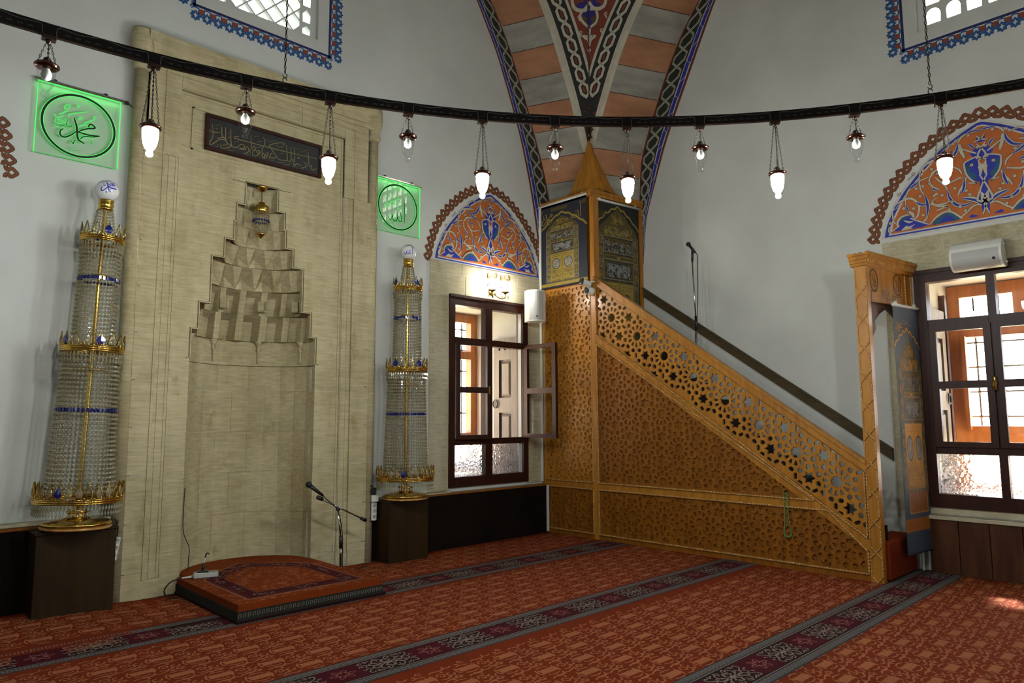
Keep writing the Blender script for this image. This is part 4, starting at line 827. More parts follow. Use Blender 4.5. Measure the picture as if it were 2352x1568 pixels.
# curved back of the niche in coursed stone
def ell(t, hw, dp): return (NC-hw*math.cos(t), YF+dp*math.sin(t))
bc = [0, .57, .975, 1.38, 1.785, 2.05]
for i in range(len(bc)-1):
    ks = [0, 2, 4, 6, 8, 10, 12] if i % 2 else [0, 1, 3, 5, 7, 9, 11, 12]
    for a, c in zip(ks[:-1], ks[1:]):
        b = MB(LS); v = []; T = [PI*(a+(c-a)*j/2)/12 for j in range(3)]
        eps = .002
        for z in (bc[i]+.0012, bc[i+1]-.0012):
            for j, t in enumerate(T):
                tt = t+(eps if j == 0 else (-eps if j == 2 else 0)); v.append((*ell(tt, .622, .55), z))
            for j, t in enumerate(T): v.append((*ell(t, .665, .60), z))
        b.add(v, [(0, 1, 7, 6), (1, 2, 8, 7), (0, 6, 9, 3), (2, 5, 11, 8), (6, 7, 10, 9), (7, 8, 11, 10), (0, 3, 4, 1), (1, 4, 5, 2)]); b.build('stone_block', nic)
b = MB('mortar'); v = []; 
for z in (0, 2.05):
    for k in range(13): v.append((*ell(PI*k/12, .626, .555), z))
b.add(v, [(k, k+1, 14+k, 13+k) for k in range(12)]); b.build('mortar_bed', nic)
# thin dark string line at the foot of the hood
b = MB('groove'); b.tube([(*ell(PI*k/24, .618, .545), 2.05) for k in range(25)], .006, 6); b.build('string_line', nic)
# stalactite tiers
tiers = [(2.05, 2.30, .613, .535, .525, 8), (2.30, 2.56, .60, .47, .42, 8), (2.56, 2.80, .55, .42, .36, 8), (2.80, 3.02, .452, .34, .29, 7), (3.02, 3.206, .36, .27, .22, 6), (3.206, 3.39, .30, .20, .17, 5), (3.39, 3.568, .25, .16, .14, 4), (3.568, 3.80, .165, .13, .12, 3)]
for k, (z0, z1, w, d0, d1, n) in enumerate(tiers):
    nxt = tiers[k+1] if k+1 < len(tiers) else (0, 0, w*.96, d1*.9, d1*.9, n)
    for c in range(n):
        t0, t1 = PI*c/n, PI*(c+1)/n; tm = (t0+t1)/2; h = z1-z0
        W0 = w if k == 0 else max(hw_at(z0+.01), hw_at(z1-.01))
        deep = 1.0 if k in (0,) else 1.16+.04*(c % 2)
        A0, A1 = ell(t0, W0, d0), ell(t1, W0, d0); Am = ell(tm, W0*1.0, d0*deep)
        B0, B1 = ell(t0, W0, d1), ell(t1, W0, d1); Bm = ell(tm, W0, d1*(1.02 if k == 0 else .97))
        b = MB(LS)
        if k == 0:
            b.add([(*A0, z0), (*Am, z0), (*A1, z0), (*A0, z1), (*Am, z1), (*A1, z1)], [(0, 1, 4, 3), (1, 2, 5, 4)])
        elif k in (1, 2):
            e0, e1 = ell(t0+(t1-t0)*.27, W0, d0*1.27), ell(t1-(t1-t0)*.27, W0, d0*1.27)
            f0, f1 = ell(t0+(t1-t0)*.27, W0, d1*1.28), ell(t1-(t1-t0)*.27, W0, d1*1.28)
            g0, g1 = ell(t0+(t1-t0)*.14, W0, d0*.99), ell(t1-(t1-t0)*.14, W0, d0*.99)
            G0, G1 = ell(t0+(t1-t0)*.14, W0, d1*.97), ell(t1-(t1-t0)*.14, W0, d1*.97)
            zt = z1-h*.22
            vs = [(*A0, z0), (*g0, z0), (*e0, z0), (*e1, z0), (*g1, z0), (*A1, z0), (*B0, z1), (*G0, z1), (*f0, zt), (*f1, zt), (*G1, z1), (*B1, z1), (*Bm, z1)]
            b.add(vs, [(0, 1, 7, 6), (1, 2, 8, 7), (2, 3, 9, 8), (3, 4, 10, 9), (4, 5, 11, 10), (7, 8, 12), (8, 9, 12), (9, 10, 12), (6, 7, 12), (10, 11, 12)])
        else:
            zc = z0+h*.55; Cm = ell(tm, W0, d0*1.26)
            q0, q1 = ell(t0+(t1-t0)*.25, W0, d1*1.0), ell(t1-(t1-t0)*.25, W0, d1*1.0)
            b.add([(*A0, z0), (*Am, z0), (*A1, z0), (*B0, z1), (*Bm, z1), (*B1, z1), (*Cm, zc), (*q0, z1), (*q1, z1)], [(0, 1, 6), (1, 2, 6), (0, 6, 7, 3), (2, 5, 8, 6), (6, 8, 4), (6, 4, 7)])
        # underside of the next tier and a small lip
        N0, N1, Nm = ell(t0, nxt[2]*.98, nxt[3]), ell(t1, nxt[2]*.98, nxt[3]), ell(tm, nxt[2]*.98, nxt[3]*1.12)
        i0 = len(b.v)
        b.add([(*B0, z1), (*Bm, z1), (*B1, z1), (*N1, z1+.001), (*Nm, z1+.001), (*N0, z1+.001)], [(0, 1, 4, 5), (1, 2, 3, 4)])
        b.build('stalactite_cell', nic)
for c in range(1, 8, 2):
    t = PI*c/8; x, y = ell(t, .60, .52)
    b = MB(LS); b.s = True; b.lathe([(.004, 2.075), (.012, 2.085), (.009, 2.10), (.009, 2.19), (.022, 2.205), (.020, 2.225), (.010, 2.235), (.03, 2.27), (.05, 2.30)], 10, (x, y, 0)); b.build('hanging_colonnette', nic)
    b = MB(LS); 
    b.s = False; b.lathe([(.03, 2.59), (.045, 2.60), (.045, 2.70), (.02, 2.70)], 4, (NC-.50*math.cos(t), YF+.37*math.sin(t), 0)); b.build('hanging_boss', nic)
# gilded line following the steps
P = []
for a, b_, w in steps[1:]: P += [(-w, a), (-w, b_)]
P = [(-.64, 2.045)]+P; P += [(-u, v) for u, v in P[::-1]]
d = Decal(fN); o = [(NC+u*1.0+(-.014 if u < 0 else .014), v+.012) for u, v in P]; d.ribbon(o, .010, 'groove', .0035); d.build('stepped_line', nic)

# inscription
ins = thing('framed_inscription', 'long black framed panel of gold calligraphy on the niche above the hood', 'inscription', (2.935, 6.57, 4.02))
x0, x1, z0, z1 = 2.335, 3.535, 4.02, 4.37
for a, b_, c, e in ((x0, x1, z0, z0+.032), (x0, x1, z1-.032, z1), (x0, x0+.032, z0+.032, z1-.032), (x1-.032, x1, z0+.032, z1-.032)):
    b = MB('dark_wood'); b.box(a, b_, 6.562, 6.598, c, e, .004); b.build('frame', ins)
b = MB('black_plastic'); b.box(x0+.03, x1-.03, 6.574, 6.597, z0+.03, z1-.03); b.build('board', ins)
d = Decal(lambda u, v, h: (2.935+u, 6.574-h, 4.195+v))
for i, (c, w, P) in enumerate(INSCRIPTION): d.ribbon(smooth(P, 5), w*.62, 'ink_gold', .001+.00003*i, taper=.35)
d.build('lettering', ins)

# little crystal lamp hanging in the hood
nl = thing('niche_lamp', 'small gold and crystal lamp hanging inside the stepped hood of the niche', 'hanging lamp', (2.925, 6.62, 3.80))
at_ = (2.925, 6.625, 0)
b = MB('gold'); b.s = True; b.lathe([(.010, 3.745), (.028, 3.75), (.034, 3.765), (.05, 3.785), (.052, 3.80)], 18, at_); b.build('canopy', nl)
b = MB('gold_dull')
for k in range(7):
    z = 3.735-.014*k; ax = k % 2; b.tube([(at_[0]+(.006*math.cos(t) if ax else 0), at_[1]+(0 if ax else .006*math.cos(t)), z+.010*math.sin(t)) for t in [2*PI*j/8 for j in range(8)]], .0022, 4, True)
b.build('chain', nl)
b = MB('gold'); b.s = True; b.lathe([(.012, 3.645), (.034, 3.635), (.03, 3.618), (.066, 3.60), (.07, 3.595), (.07, 3.54), (.066, 3.535)], 20, at_); b.build('crown_band', nl)
cr_prof = [(.070, 3.525), (.073, 3.50), (.074, 3.475), (.073, 3.425), (.069, 3.40), (.064, 3.375), (.056, 3.35), (.046, 3.328)]
b = MB('crystal')
for r, z in cr_prof:
    for k in range(18): a = 2*PI*k/18; b.lathe([(.0001, -.0105), (.0095, 0), (.0001, .0105)], 5, (at_[0]+r*math.cos(a), at_[1]+r*math.sin(a), z), cap=False)
b.build('crystal_beads', nl, 'stuff')
b = MB('blue_crystal')
for k in range(20): a = 2*PI*k/20; b.lathe([(.0001, -.014), (.0105, -.005), (.0105, .005), (.0001, .014)], 5, (at_[0]+.074*math.cos(a), at_[1]+.074*math.sin(a), 3.45), cap=False)
b.build('blue_beads', nl, 'stuff')
b = MB('gold'); b.s = True; b.lathe([(.0005, 3.245), (.006, 3.262), (.004, 3.275), (.02, 3.29), (.042, 3.308), (.048, 3.322), (.03, 3.33)], 18, at_); b.build('finial', nl)

# ------------------------------------------------------------------ carpet
car = thing('carpet', 'wall to wall rust red prayer carpet with three dark patterned row bands', 'carpet', (0, 0, 0))
def sst(x): x = max(0, min(1, x)); return x*x*(3-2*x)
def cz(x, y): return .045*sst((2.1-x)/.8)*sst((y-5.2)/1.3)
b = MB('c_field'); nx, ny = 60, 60; v = []; x_0, x_1, y_0, y_1 = XL+.02, XR-.08, YB+.02, YA-.12
for j in range(ny+1):
    for i in range(nx+1):
        x, y = x_0+(x_1-x_0)*i/nx, y_0+(y_1-y_0)*j/ny; v.append((x, y, cz(x, y)))
b.add(v, [(j*(nx+1)+i, j*(nx+1)+i+1, (j+1)*(nx+1)+i+1, (j+1)*(nx+1)+i) for j in range(ny) for i in range(nx)])
b.s = True; b.sm = [True]*len(b.f); b.build('pile_field', car)
fC = lambda u, v, h: (u, v, cz(u, v)+h+.0015)
rows = [5.45, 3.83, 2.206, .585]
def in_band(y, m=.23): return any(abs(y-r) < m for r in rows)
# field motif: bracketed blocks and vines on a half-drop lattice
d = Decal(fC); rnd = random.Random(3)
mot = []
for k in range(5): mot.append(([(-.052+.026*k, -.030), (-.044+.026*k, 0), (-.054+.026*k, .030)], .019))
mot += [([(-.07, -.045), (-.078, 0), (-.06, .05)], .008), ([(.07, .045), (.078, 0), (.06, -.05)], .008), ([(-.04, .058), (.0, .068), (.05, .055)], .008), ([(-.05, -.055), (0, -.068), (.04, -.058)], .008),
        ([(.10, .0), (.115, .03), (.145, .025), (.15, -.005), (.125, -.015), (.12, .005)], .008), ([(-.10, 0), (-.115, -.03), (-.145, -.025), (-.15, .005), (-.125, .015)], .008),
        ([(.09, .07), (.12, .085), (.17, .075), (.21, .09)], .009), ([(-.09, -.07), (-.12, -.085), (-.17, -.075), (-.21, -.09)], .009), ([(.05, .09), (.02, .11), (.035, .13), (.06, .12)], .008), ([(-.05, .10), (-.08, .085), (-.11, .10), (-.10, .12)], .008), ([(.09, -.05), (.13, -.06), (.15, -.04)], .008), ([(-.02, -.09), (.02, -.10), (.05, -.085)], .008), ([(0, .085), (-.02, .10)], .012), ([(.16, .04), (.17, .06)], .012), ([(-.16, -.05), (-.15, -.03)], .012)]
mot = [(smooth(p, 3), w*1.35) for p, w in mot]
j = 0; y = -1.6
while y < 6.5:
    x = -2.4+(.16 if j % 2 else 0)
    while x < 7.7:
        if not in_band(y, .27) and not (x > 7.0 and y > 2.3) and (x*.69+y*.72 > 1.4):
            for p, w in mot: d.ribbon([(x+u, y+v) for u, v in p], w, 'c_motif', .0003)
        x += .32
    y += .1855; j += 1
d.build('woven_motif', car, 'stuff')
scroll = [[(.0, .0), (.03, .03), (.02, .06), (-.01, .06), (-.015, .04)], [(0, 0), (.06, .01), (.10, .05), (.08, .085), (.05, .075), (.055, .055)], [(.05, .012), (.09, -.01), (.13, .0), (.14, .035), (.115, .045), (.11, .03)], [(.13, .0), (.16, .03), (.20, .05), (.21, .08), (.185, .09), (.175, .075)], [(.02, .075), (.04, .095), (.07, .10)], [(.10, .095), (.13, .085), (.15, .07)], [(.16, .08), (.14, .10)], [(.17, .02), (.19, .0)], [(.02, .02), (.05, .035)], [(.20, .015), (.22, .03), (.235, .02)], [(.085, .02), (.10, .03)]]
for r in rows[:4]:
    st = Decal(fC)
    e0, e1 = -5.5, (7.02 if r > 2.4 else 7.85)
    st.rect(e0, e1, r-.203, r+.203, 'c_grey', .0010)
    st.rect(e0, e1, r-.135, r+.135, 'c_dark', .0016)
    x = 2.284 if abs(r-3.83) < .1 else (4.203 if abs(r-2.206) < .1 else .43)
    while x > e0+.6: x -= .633
    while x < e1-.2:
        if x > -3:
            st.poly([(x-.13, r-.112), (x+.13, r-.112), (x+.155, r), (x+.13, r+.112), (x-.13, r+.112), (x-.155, r)], 'c_maroon', .0020)
            for k in range(6):
                a = PI*k/3; st.ribbon(smooth([(x+.02*math.cos(a+.5), r+.02*math.sin(a+.5)), (x+.055*math.cos(a+.30), r+.05*math.sin(a+.30)), (x+.085*math.cos(a), r+.075*math.sin(a)), (x+.055*math.cos(a-.30), r+.05*math.sin(a-.30)), (x+.02*math.cos(a-.5), r+.02*math.sin(a-.5))], 3), .007, 'c_pink', .0026)
            st.ribbon([(x+.042*math.cos(t), r+.036*math.sin(t)) for t in [2*PI*q/12 for q in range(12)]], .007, 'c_pink', .0028, True)
            cxm = x+.3165
            for sx in (1, -1):
                for sy in (1, -1):
                    for S in scroll: st.ribbon(smooth([(cxm+sx*u*.82, r+sy*(v+.004)) for u, v in S], 3), .009, 'c_scroll', .0024)
            st.poly([(cxm-.03, r), (cxm, r-.02), (cxm+.03, r), (cxm, r+.02)], 'c_scroll', .0027)
        x += .633
    for s in (1, -1):
        st.rect(e0, e1, r+s*.126-.004, r+s*.126+.004, 'c_greyl', .0022)
        st.rect(e0, e1, r+s*.198-.003, r+s*.198+.003, 'c_dark', .0018)
        x = -3.0; yk = r+s*.166
        while x < e1-.03:
            st.ribbon([(x, yk-.022), (x, yk+.02), (x+.022, yk+.02), (x+.022, yk-.008), (x+.011, yk-.008)], .006, 'c_greyl', .0018); x += .043
    st.build('row_band', car)

# raised prayer platform in the niche
pl = thing('imam_platform', 'low carpeted platform with a fringed niche pattern standing before the stone niche', 'platform', (2.9, 5.9, 0))
px0, px1, py0, zt = 2.262, 3.53, 5.29, .135
top = [(px0, py0), (px1, py0), (px1, 6.59), (NC+.60, 6.63)]+[ell(PI-PI*k/12, .60, .525) for k in range(1, 12)]+[(NC-.60, 6.63), (px0, 6.59)]
fP = lambda u, v, h: (u, v, h)
b = MB('c_edge'); b.prism(top, fP, .02, .085); b.build('base_board', pl)
b = MB('c_orange'); b.prism([(u+(.008 if u < 2.9 else -.008), v+(.008 if v < 5.5 else 0)) for u, v in top], fP, .086, zt); b.build('mat', pl)
d = Decal(lambda u, v, h: (u, v, zt+h+.001))
nichep = [(2.385, 5.40), (3.41, 5.40), (3.41, 6.30), (3.28, 6.52), (3.10, 6.66), (2.9, 6.82), (2.70, 6.66), (2.52, 6.52), (2.385, 6.30)]
cxp, cyp = 2.897, 6.0
sh = lambda k: [(cxp+(u-cxp)*k, cyp+(v-cyp)*k) for u, v in nichep]
d.poly(nichep, 'c_sand', .0006); d.poly(sh(.975), 'c_maroon', .0012); d.ribbon(sh(.945), .006, 'c_pink', .0018, True)
d.poly(sh(.70), 'c_orange', .0018); d.ribbon(sh(.71), .008, 'c_pink', .0022, True); d.ribbon(sh(.735), .007, 'c_dark', .0022, True)
rr = random.Random(5)
q = sh(.83)
for i in range(len(q)):
    a, c = q[i], q[(i+1) % len(q)]; L = math.hypot(c[0]-a[0], c[1]-a[1]); m = max(1, int(L/.02))
    for k in range(m):
        if (k//9) % 2 == 0 or L < .3:
            t = k/m; u, v = a[0]+(c[0]-a[0])*t, a[1]+(c[1]-a[1])*t
            aa = rr.uniform(0, 6.28); w = .03; o = rr.uniform(-.04, .04); u += o*.5; v += o
            d.ribbon(smooth([(u-w*math.cos(aa), v-w*math.sin(aa)), (u+.012, v), (u+w*math.cos(aa+1), v+w*math.sin(aa+1))], 3), .006, 'c_scroll', .0019)
for k in range(620):
    u, v = rr.uniform(2.28, 3.51), rr.uniform(5.31, 6.7)
    inside_b = abs(u-cxp) < .53 and 5.38 < v < 6.3
    inside_c = abs(u-cxp) < .345 and 5.6 < v < 6.45
    if inside_b and not inside_c: continue
    if v > 6.4 and abs(u-cxp) > .5: continue
    aa = rr.choice((0, .5, 1.57, 2.2)); w = .026
    d.ribbon(smooth([(u-w*math.cos(aa), v-w*math.sin(aa)), (u+.008, v+.006), (u+w*math.cos(aa+.6), v+w*math.sin(aa+.6))], 3), .010, 'c_motif', .0021)
d.build('woven_pattern', pl)
d = Decal(lambda u, v, h: (u, py0-h, v))
x = px0+.01
while x < px1-.03: d.ribbon([(x, .04), (x, .07), (x+.018, .07), (x+.018, .05), (x+.009, .05)], .005, 'c_greyl', .001); x += .036
d.build('edge_pattern', pl)
b = MB('c_dark'); b.box(px0-.012, px1+.02, py0-.012, 6.58, .003, .022); b.build('base_mat', pl)

# ------------------------------------------------------------------ pulpit (minbar)
pul = thing('pulpit', 'tall honey coloured wooden pulpit with pierced star railing and steps along the right wall', 'pulpit', (7.45, 4.4, 0))
HW, HD, HP = 'honey_wood', 'honey_wood_deep', 'honey_wood_pale'
fS = fB(7.0)
zt_ = lambda y: 3.217-.693*(5.607-y)          # top of the hand rail
zl_ = lambda y: 2.586-.6833*(5.764-y)         # upper rope of the stringer
def rot2(p, a): return (p[0]*math.cos(a)-p[1]*math.sin(a), p[0]*math.sin(a)+p[1]*math.cos(a))
def rosette_cell(L, a0):
    """hole shapes of one twelve-fold star and its neighbours, unit lattice length L"""
    H = []
    H.append([(L*(.118 if k % 2 == 0 else .098)*math.cos(PI*k/12), L*(.118 if k % 2 == 0 else .098)*math.sin(PI*k/12)) for k in range(24)])
    for k in range(12):
        a = PI*k/6+PI/12*0
        H.append([rot2(p, a) for p in [(.175*L, -.010*L), (.205*L, -.022*L), (.262*L, -.040*L), (.280*L, -.020*L), (.280*L, .020*L), (.262*L, .040*L), (.205*L, .022*L), (.175*L, .010*L)]])
    for k in range(12):
        a = PI*k/6+PI/12
        H.append([rot2(p, a) for p in [(.330*L, 0), (.352*L, -.046*L), (.395*L, -.056*L), (.425*L, -.030*L), (.425*L, .030*L), (.395*L, .056*L), (.352*L, .046*L)]])
    for k in range(3):
        a = PI*k/3
        H.append([rot2((.5*L+p[0]*L, p[1]*L), a) for p in [(-.062, -.014), (-.04, -.034), (.04, -.034), (.062, -.014), (.062, .014), (.04, .034), (-.04, .034), (-.062, .014)]])
    for k in (0, 1):
        a = PI/6+PI/3*k; c = (L*.57735*math.cos(a), L*.57735*math.sin(a))
        H.append([(c[0]+L*(.135 if j % 2 == 0 else .080)*math.cos(a+PI*j/6), c[1]+L*(.135 if j % 2 == 0 else .080)*math.sin(a+PI*j/6)) for j in range(12)])
    return [[rot2(p, a0) for p in h] for h in H]
def star_panel(name, outline, L, a0, org, parent, mat, h0, h1, inset=.03, back=None, keep=.4):
    cell = rosette_cell(L, a0); e1 = rot2((L, 0), a0); e2 = rot2((L*.5, L*.8660254), a0)
    cu, cv = sum(p[0] for p in outline)/len(outline), sum(p[1] for p in outline)/len(outline)
    # inset convex outline
    n = len(outline); ar = sum(outline[i][0]*outline[(i+1) % n][1]-outline[(i+1) % n][0]*outline[i][1] for i in range(n)); sg = 1 if ar > 0 else -1
    lines = []
    for i in range(n):
        a, b = outline[i], outline[(i+1) % n]; dx, dy = b[0]-a[0], b[1]-a[1]; l = math.hypot(dx, dy); nx, ny = -dy/l*sg, dx/l*sg
        lines.append((a[0]+nx*inset, a[1]+ny*inset, dx/l, dy/l))
    ins_ = []
    for i in range(n):
        p, q = lines[i-1], lines[i]; det = p[2]*q[3]-p[3]*q[2]; t = ((q[0]-p[0])*q[3]-(q[1]-p[1])*q[2])/det; ins_.append((p[0]+p[2]*t, p[1]+p[3]*t))
    us = [p[0] for p in outline]; vs_ = [p[1] for p in outline]; holes = []
    for i in range(-25, 26):
        for j in range(-25, 26):
            ou, ov = org[0]+e1[0]*i+e2[0]*j, org[1]+e1[1]*i+e2[1]*j
            if not (min(us)-L < ou < max(us)+L and min(vs_)-L < ov < max(vs_)+L): continue
            for hole in cell:
                P = [(ou+p[0], ov+p[1]) for p in hole]; hu, hv = sum(p[0] for p in P)/len(P), sum(p[1] for p in P)/len(P); P = [(hu+(p[0]-hu)*1.09, hv+(p[1]-hv)*1.09) for p in P]; A = area2(P); q = clip_convex(P, ins_)
                if q and area2(q) > keep*A: holes.append(q)
    o = loops_board([list(outline)]+holes, fS, h0, h1, mat, name, parent, None, .80 if back else 1.0, 1.0)
    if back: b = MB(back); b.prism(list(outline), fS, h0-.03, h0-.002); b.build('backing_board', parent)
    return o
# pierced railing
yA, yB_ = 5.735, 2.535
RA = math.atan2(-.268, .384)
star_panel('pierced_railing', [(yA, zl_(yA)+.01), (yA, zt_(yA)-.08), (yB_, zt_(yB_)-.08), (yB_, zl_(yB_)+.01)], .4665, math.atan2(.2671, .3822), (5.097, 2.488), pul, HW, -.022, .006, .022)
# carved panels below; deep wood tone paints in the weaker light there
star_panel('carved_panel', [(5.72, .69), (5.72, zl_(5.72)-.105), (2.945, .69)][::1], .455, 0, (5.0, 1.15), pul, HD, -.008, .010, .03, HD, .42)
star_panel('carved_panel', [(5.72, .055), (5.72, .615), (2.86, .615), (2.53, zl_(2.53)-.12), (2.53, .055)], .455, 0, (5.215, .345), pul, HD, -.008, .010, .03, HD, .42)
star_panel('carved_panel', [(6.645, .69), (6.645, 3.25), (5.80, 3.25), (5.80, .69)], .4605, PI/2, (6.23, 1.477), pul, HW, -.008, .010, .025, HW, .4)
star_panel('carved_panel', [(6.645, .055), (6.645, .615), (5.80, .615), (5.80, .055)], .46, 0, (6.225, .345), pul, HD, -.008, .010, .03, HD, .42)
def beam(name, pts, h0, h1, mat=HW):
    b = MB(mat); b.prism(pts, fS, h0, h1); return b.build(name, pul)
beam('corner_post', [(5.725, 0), (5.795, 0), (5.795, 4.44), (5.725, 4.44)], -.08, .022)
beam('back_post', [(6.64, 0), (6.70, 0), (6.70, 4.44), (6.64, 4.44)], -.05, .016)
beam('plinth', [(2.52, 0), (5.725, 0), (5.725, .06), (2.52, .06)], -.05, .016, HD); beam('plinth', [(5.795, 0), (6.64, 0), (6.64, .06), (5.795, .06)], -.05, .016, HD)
beam('middle_rail', [(2.90, .612), (5.725, .612), (5.725, .692), (3.02, .692)], -.03, .014); beam('middle_rail', [(5.795, .612), (6.64, .612), (6.64, .692), (5.795, .692)], -.03, .014)
beam('stringer', [(5.725, zl_(5.725)), (5.725, zl_(5.725)-.105), (2.53, zl_(2.53)-.105), (2.53, zl_(2.53))], -.04, .018)
b = MB(HW); 
for (h0, h1, a, c) in ((-.035, .028, -.085, -.012), (-.05, .045, -.012, .018)):
    b.prism([(5.74, zt_(5.74)+a), (5.74, zt_(5.74)+c), (2.52, zt_(2.52)+c), (2.52, zt_(2.52)+a)], fS, h0, h1)
b.build('hand_rail', pul)
def rope(pts, r=.012, h=.02):
    b = MB(HP); b.s = True
    for a, c in zip(pts[:-1], pts[1:]): b.rope(fS(a[0], a[1], h), fS(c[0], c[1], h), r)
    b.build('rope_moulding', pul)
rope([(5.715, zt_(5.715)-.088), (2.545, zt_(2.545)-.088)], .011, .012)
rope([(5.715, zl_(5.715)+.004), (2.545, zl_(2.545)+.004)]); rope([(5.715, .69), (5.715, zl_(5.715)-.112), (3.02, .70)])
rope([(5.715, .695), (3.02, .695)]); rope([(5.715, .066), (5.715, .61), (2.90, .61), (2.545, zl_(2.545)-.12), (2.545, .066), (5.715, .066)])
rope([(5.804, .695), (5.804, 3.22)]); rope([(5.804, .695), (6.635, .695)]); rope([(6.635, .695), (6.635, 3.2)], .008); rope([(5.804, .066), (5.804, .61), (6.635, .61), (6.635, .066), (5.804, .066)])
rope([(5.715, zl_(5.715)+.02), (5.715, zt_(5.715)-.10)])
rope([(2.545, zl_(2.545)+.02), (2.545, zt_(2.545)-.10)], .010)
# steps up to the landing, carpeted first step
for k in range(11):
    y1 = 2.50+.272*k; z1 = .215*(k+1)+.0
    b = MB('brown_panel'); b.box(7.03, 7.90, y1, y1+.272 if k < 10 else 5.62, max(0, z1-.25), z1, .006); b.build('step', pul)
b = MB('c_field'); b.box(7.05, 7.80, 2.385, 2.62, 0.012, .36, .015); b.build('carpeted_step', pul)
b = MB('white_plastic'); b.box(7.815, 7.838, 2.33, 2.35, .01, .30); b.build('edge_strip', pul)
# kiosk above the landing
KO = Vector((6.985, 5.765, 0)); kx = Vector((.9916, -.1292, 0)); ky = Vector((-.1292, -.9916, 0))
fK = lambda u, v, h: tuple(KO+kx*u+ky*h+Vector((0, 0, v)))
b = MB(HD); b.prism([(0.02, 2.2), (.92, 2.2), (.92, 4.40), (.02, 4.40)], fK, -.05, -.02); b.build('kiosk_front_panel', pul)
b = MB(HW); b.prism([(.875, 2.4), (.93, 2.4), (.93, 4.42), (.875, 4.42)], fK, -.04, .02); b.build('kiosk_front_stile', pul)
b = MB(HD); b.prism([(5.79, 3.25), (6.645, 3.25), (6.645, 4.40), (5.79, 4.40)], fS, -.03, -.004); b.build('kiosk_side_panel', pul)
b = MB(HW)
for a, c, h in ((4.40, 4.44, .03), (4.44, 4.47, .045), (4.47, 4.49, .03)):
    b.prism([(5.72, a), (6.70, a), (6.70, c), (5.72, c)], fS, -.05, h); b.prism([(-.03, a), (.94, a), (.94, c), (-.03, c)], fK, -.05, h)
b.build('kiosk_cornice', pul)
# tapering eight-sided cap with brass finial
b = MB(HW); apex = Vector((7.175, 5.945, 5.27)); ring0 = []; prof = [(0, 1.0), (.07, .86), (.2, .71), (.5, .43), (.8, .16), (1.0, .022)]
bc_ = Vector((7.30, 6.02, 4.488)); v = []
for t, s in prof:
    c = bc_.lerp(Vector((apex.x, apex.y, 5.27)), t); c.z = 4.488+(5.27-4.488)*t
    for k in range(8):
        a = PI/8+PI*k/4; v.append((c.x+.375*s*math.cos(a), c.y+.375*s*math.sin(a), c.z))
fs = [(i*8+k, i*8+(k+1) % 8, (i+1)*8+(k+1) % 8, (i+1)*8+k) for i in range(len(prof)-1) for k in range(8)]+[tuple(range(40, 48))]
b.add(v, fs); b.build('cone_cap', pul)
b = MB('bronze'); b.s = True; b.lathe([(.02, 0), (.012, .03), (.012, .05), (.030, .075), (.034, .095), (.028, .12), (.010, .135), (.008, .16), (.016, .175), (.008, .19), (.004, .22)], 14, (apex.x, apex.y, 5.255))
b.tube([(apex.x, apex.y+.045*math.sin(t), 5.255+.265-.045*math.cos(t)) for t in [rad(20+320*k/16-160+160) for k in range(17)]], .006, 6); b.build('finial', pul)
# portal at the foot of the steps
PO = Vector((6.975, 2.432, 0)); pxv = Vector((.9916, -.1292, 0)); pyv = Vector((-.1292, -.9916, 0))
fQ = lambda u, v, h: tuple(PO+pxv*u+pyv*h+Vector((0, 0, v)))
b = MB(HW); b.prism([(2.418, 0), (2.530, 0), (2.530, 2.95), (2.418, 2.95)], fS, -.06, .024); b.build('portal_post', pul)
b = MB(HW); b.prism([(.80, .37), (.925, .37), (.925, 2.95), (.80, 2.95)], fQ, -.10, .0); b.build('portal_post', pul)
b = MB(HW); b.prism([(.06, 2.60), (.80, 2.60), (.80, 2.95), (.06, 2.95)], fQ, -.05, -.012); b.build('portal_lintel', pul)
# scalloped brackets inside the doorway
for s0, sg in ((.075, 1), (.80, -1)):
    b = MB('burnt_wood'); b.prism([(s0+sg*u, v) for u, v in ((0, 1.95), (.03, 1.98), (.025, 2.12), (.06, 2.16), (.055, 2.26), (.12, 2.34), (.11, 2.42), (.22, 2.50), (.36, 2.56), (.36, 2.60), (0, 2.60))], fQ, -.05, -.02); b.build('bracket', pul)
# interlaced moulding on the post face: rows of long hexagons
b = MB(HP); b.s = True; z = .02
hexh = .268; ym, hw_ = 2.474, .047
for k in range(11):
    z0 = .10+hexh*k-.10
    for s in (1, -1):
        pts = [(ym, z0), (ym+s*hw_, z0+.052), (ym+s*hw_, z0+hexh-.052), (ym, z0+hexh)]
        pts = [p for p in pts if p[1] < 2.93]
        for a, c in zip(pts[:-1], pts[1:]): b.rope(fS(a[0], a[1], .028), fS(c[0], c[1], .028), .009)
b.build('interlace_moulding', pul)
b = MB(HP); b.s = True; b.rope(fQ(.07, 2.60, 0), fQ(.80, 2.60, 0), .008); b.rope(fQ(.79, 1.2, .005), fQ(.79, 2.93, .005), .010); b.rope(fQ(.91, .3, .005), fQ(.91, 2.93, .005), .010); b.build('rope_moulding', pul)
b = MB(HW)
for z0, z1, e in ((2.93, 2.955, .03), (2.955, 2.985, .045), (2.985, 3.02, .06), (3.02, 3.035, .075)):
    b.prism([(-e+.0, z0), (.935, z0), (.935, z1), (-e, z1)], fQ, -.12, e)
b.build('crown_moulding', pul)
b = MB(HP)
for k in range(26):
    u = -.03+.038*k; b.prism([(u, 2.962), (u+.02, 2.962), (u+.02, 2.985), (u, 2.985)], fQ, .04, .058)
b.build('dentils', pul, 'stuff')
b = MB(HW)
for k in range(20):
    u = -.075+.05*k; b.prism([(u, 3.035), (u+.05, 3.035), (u+.046, 3.047), (u+.025, 3.056), (u+.004, 3.047)], fQ, .05, .075)
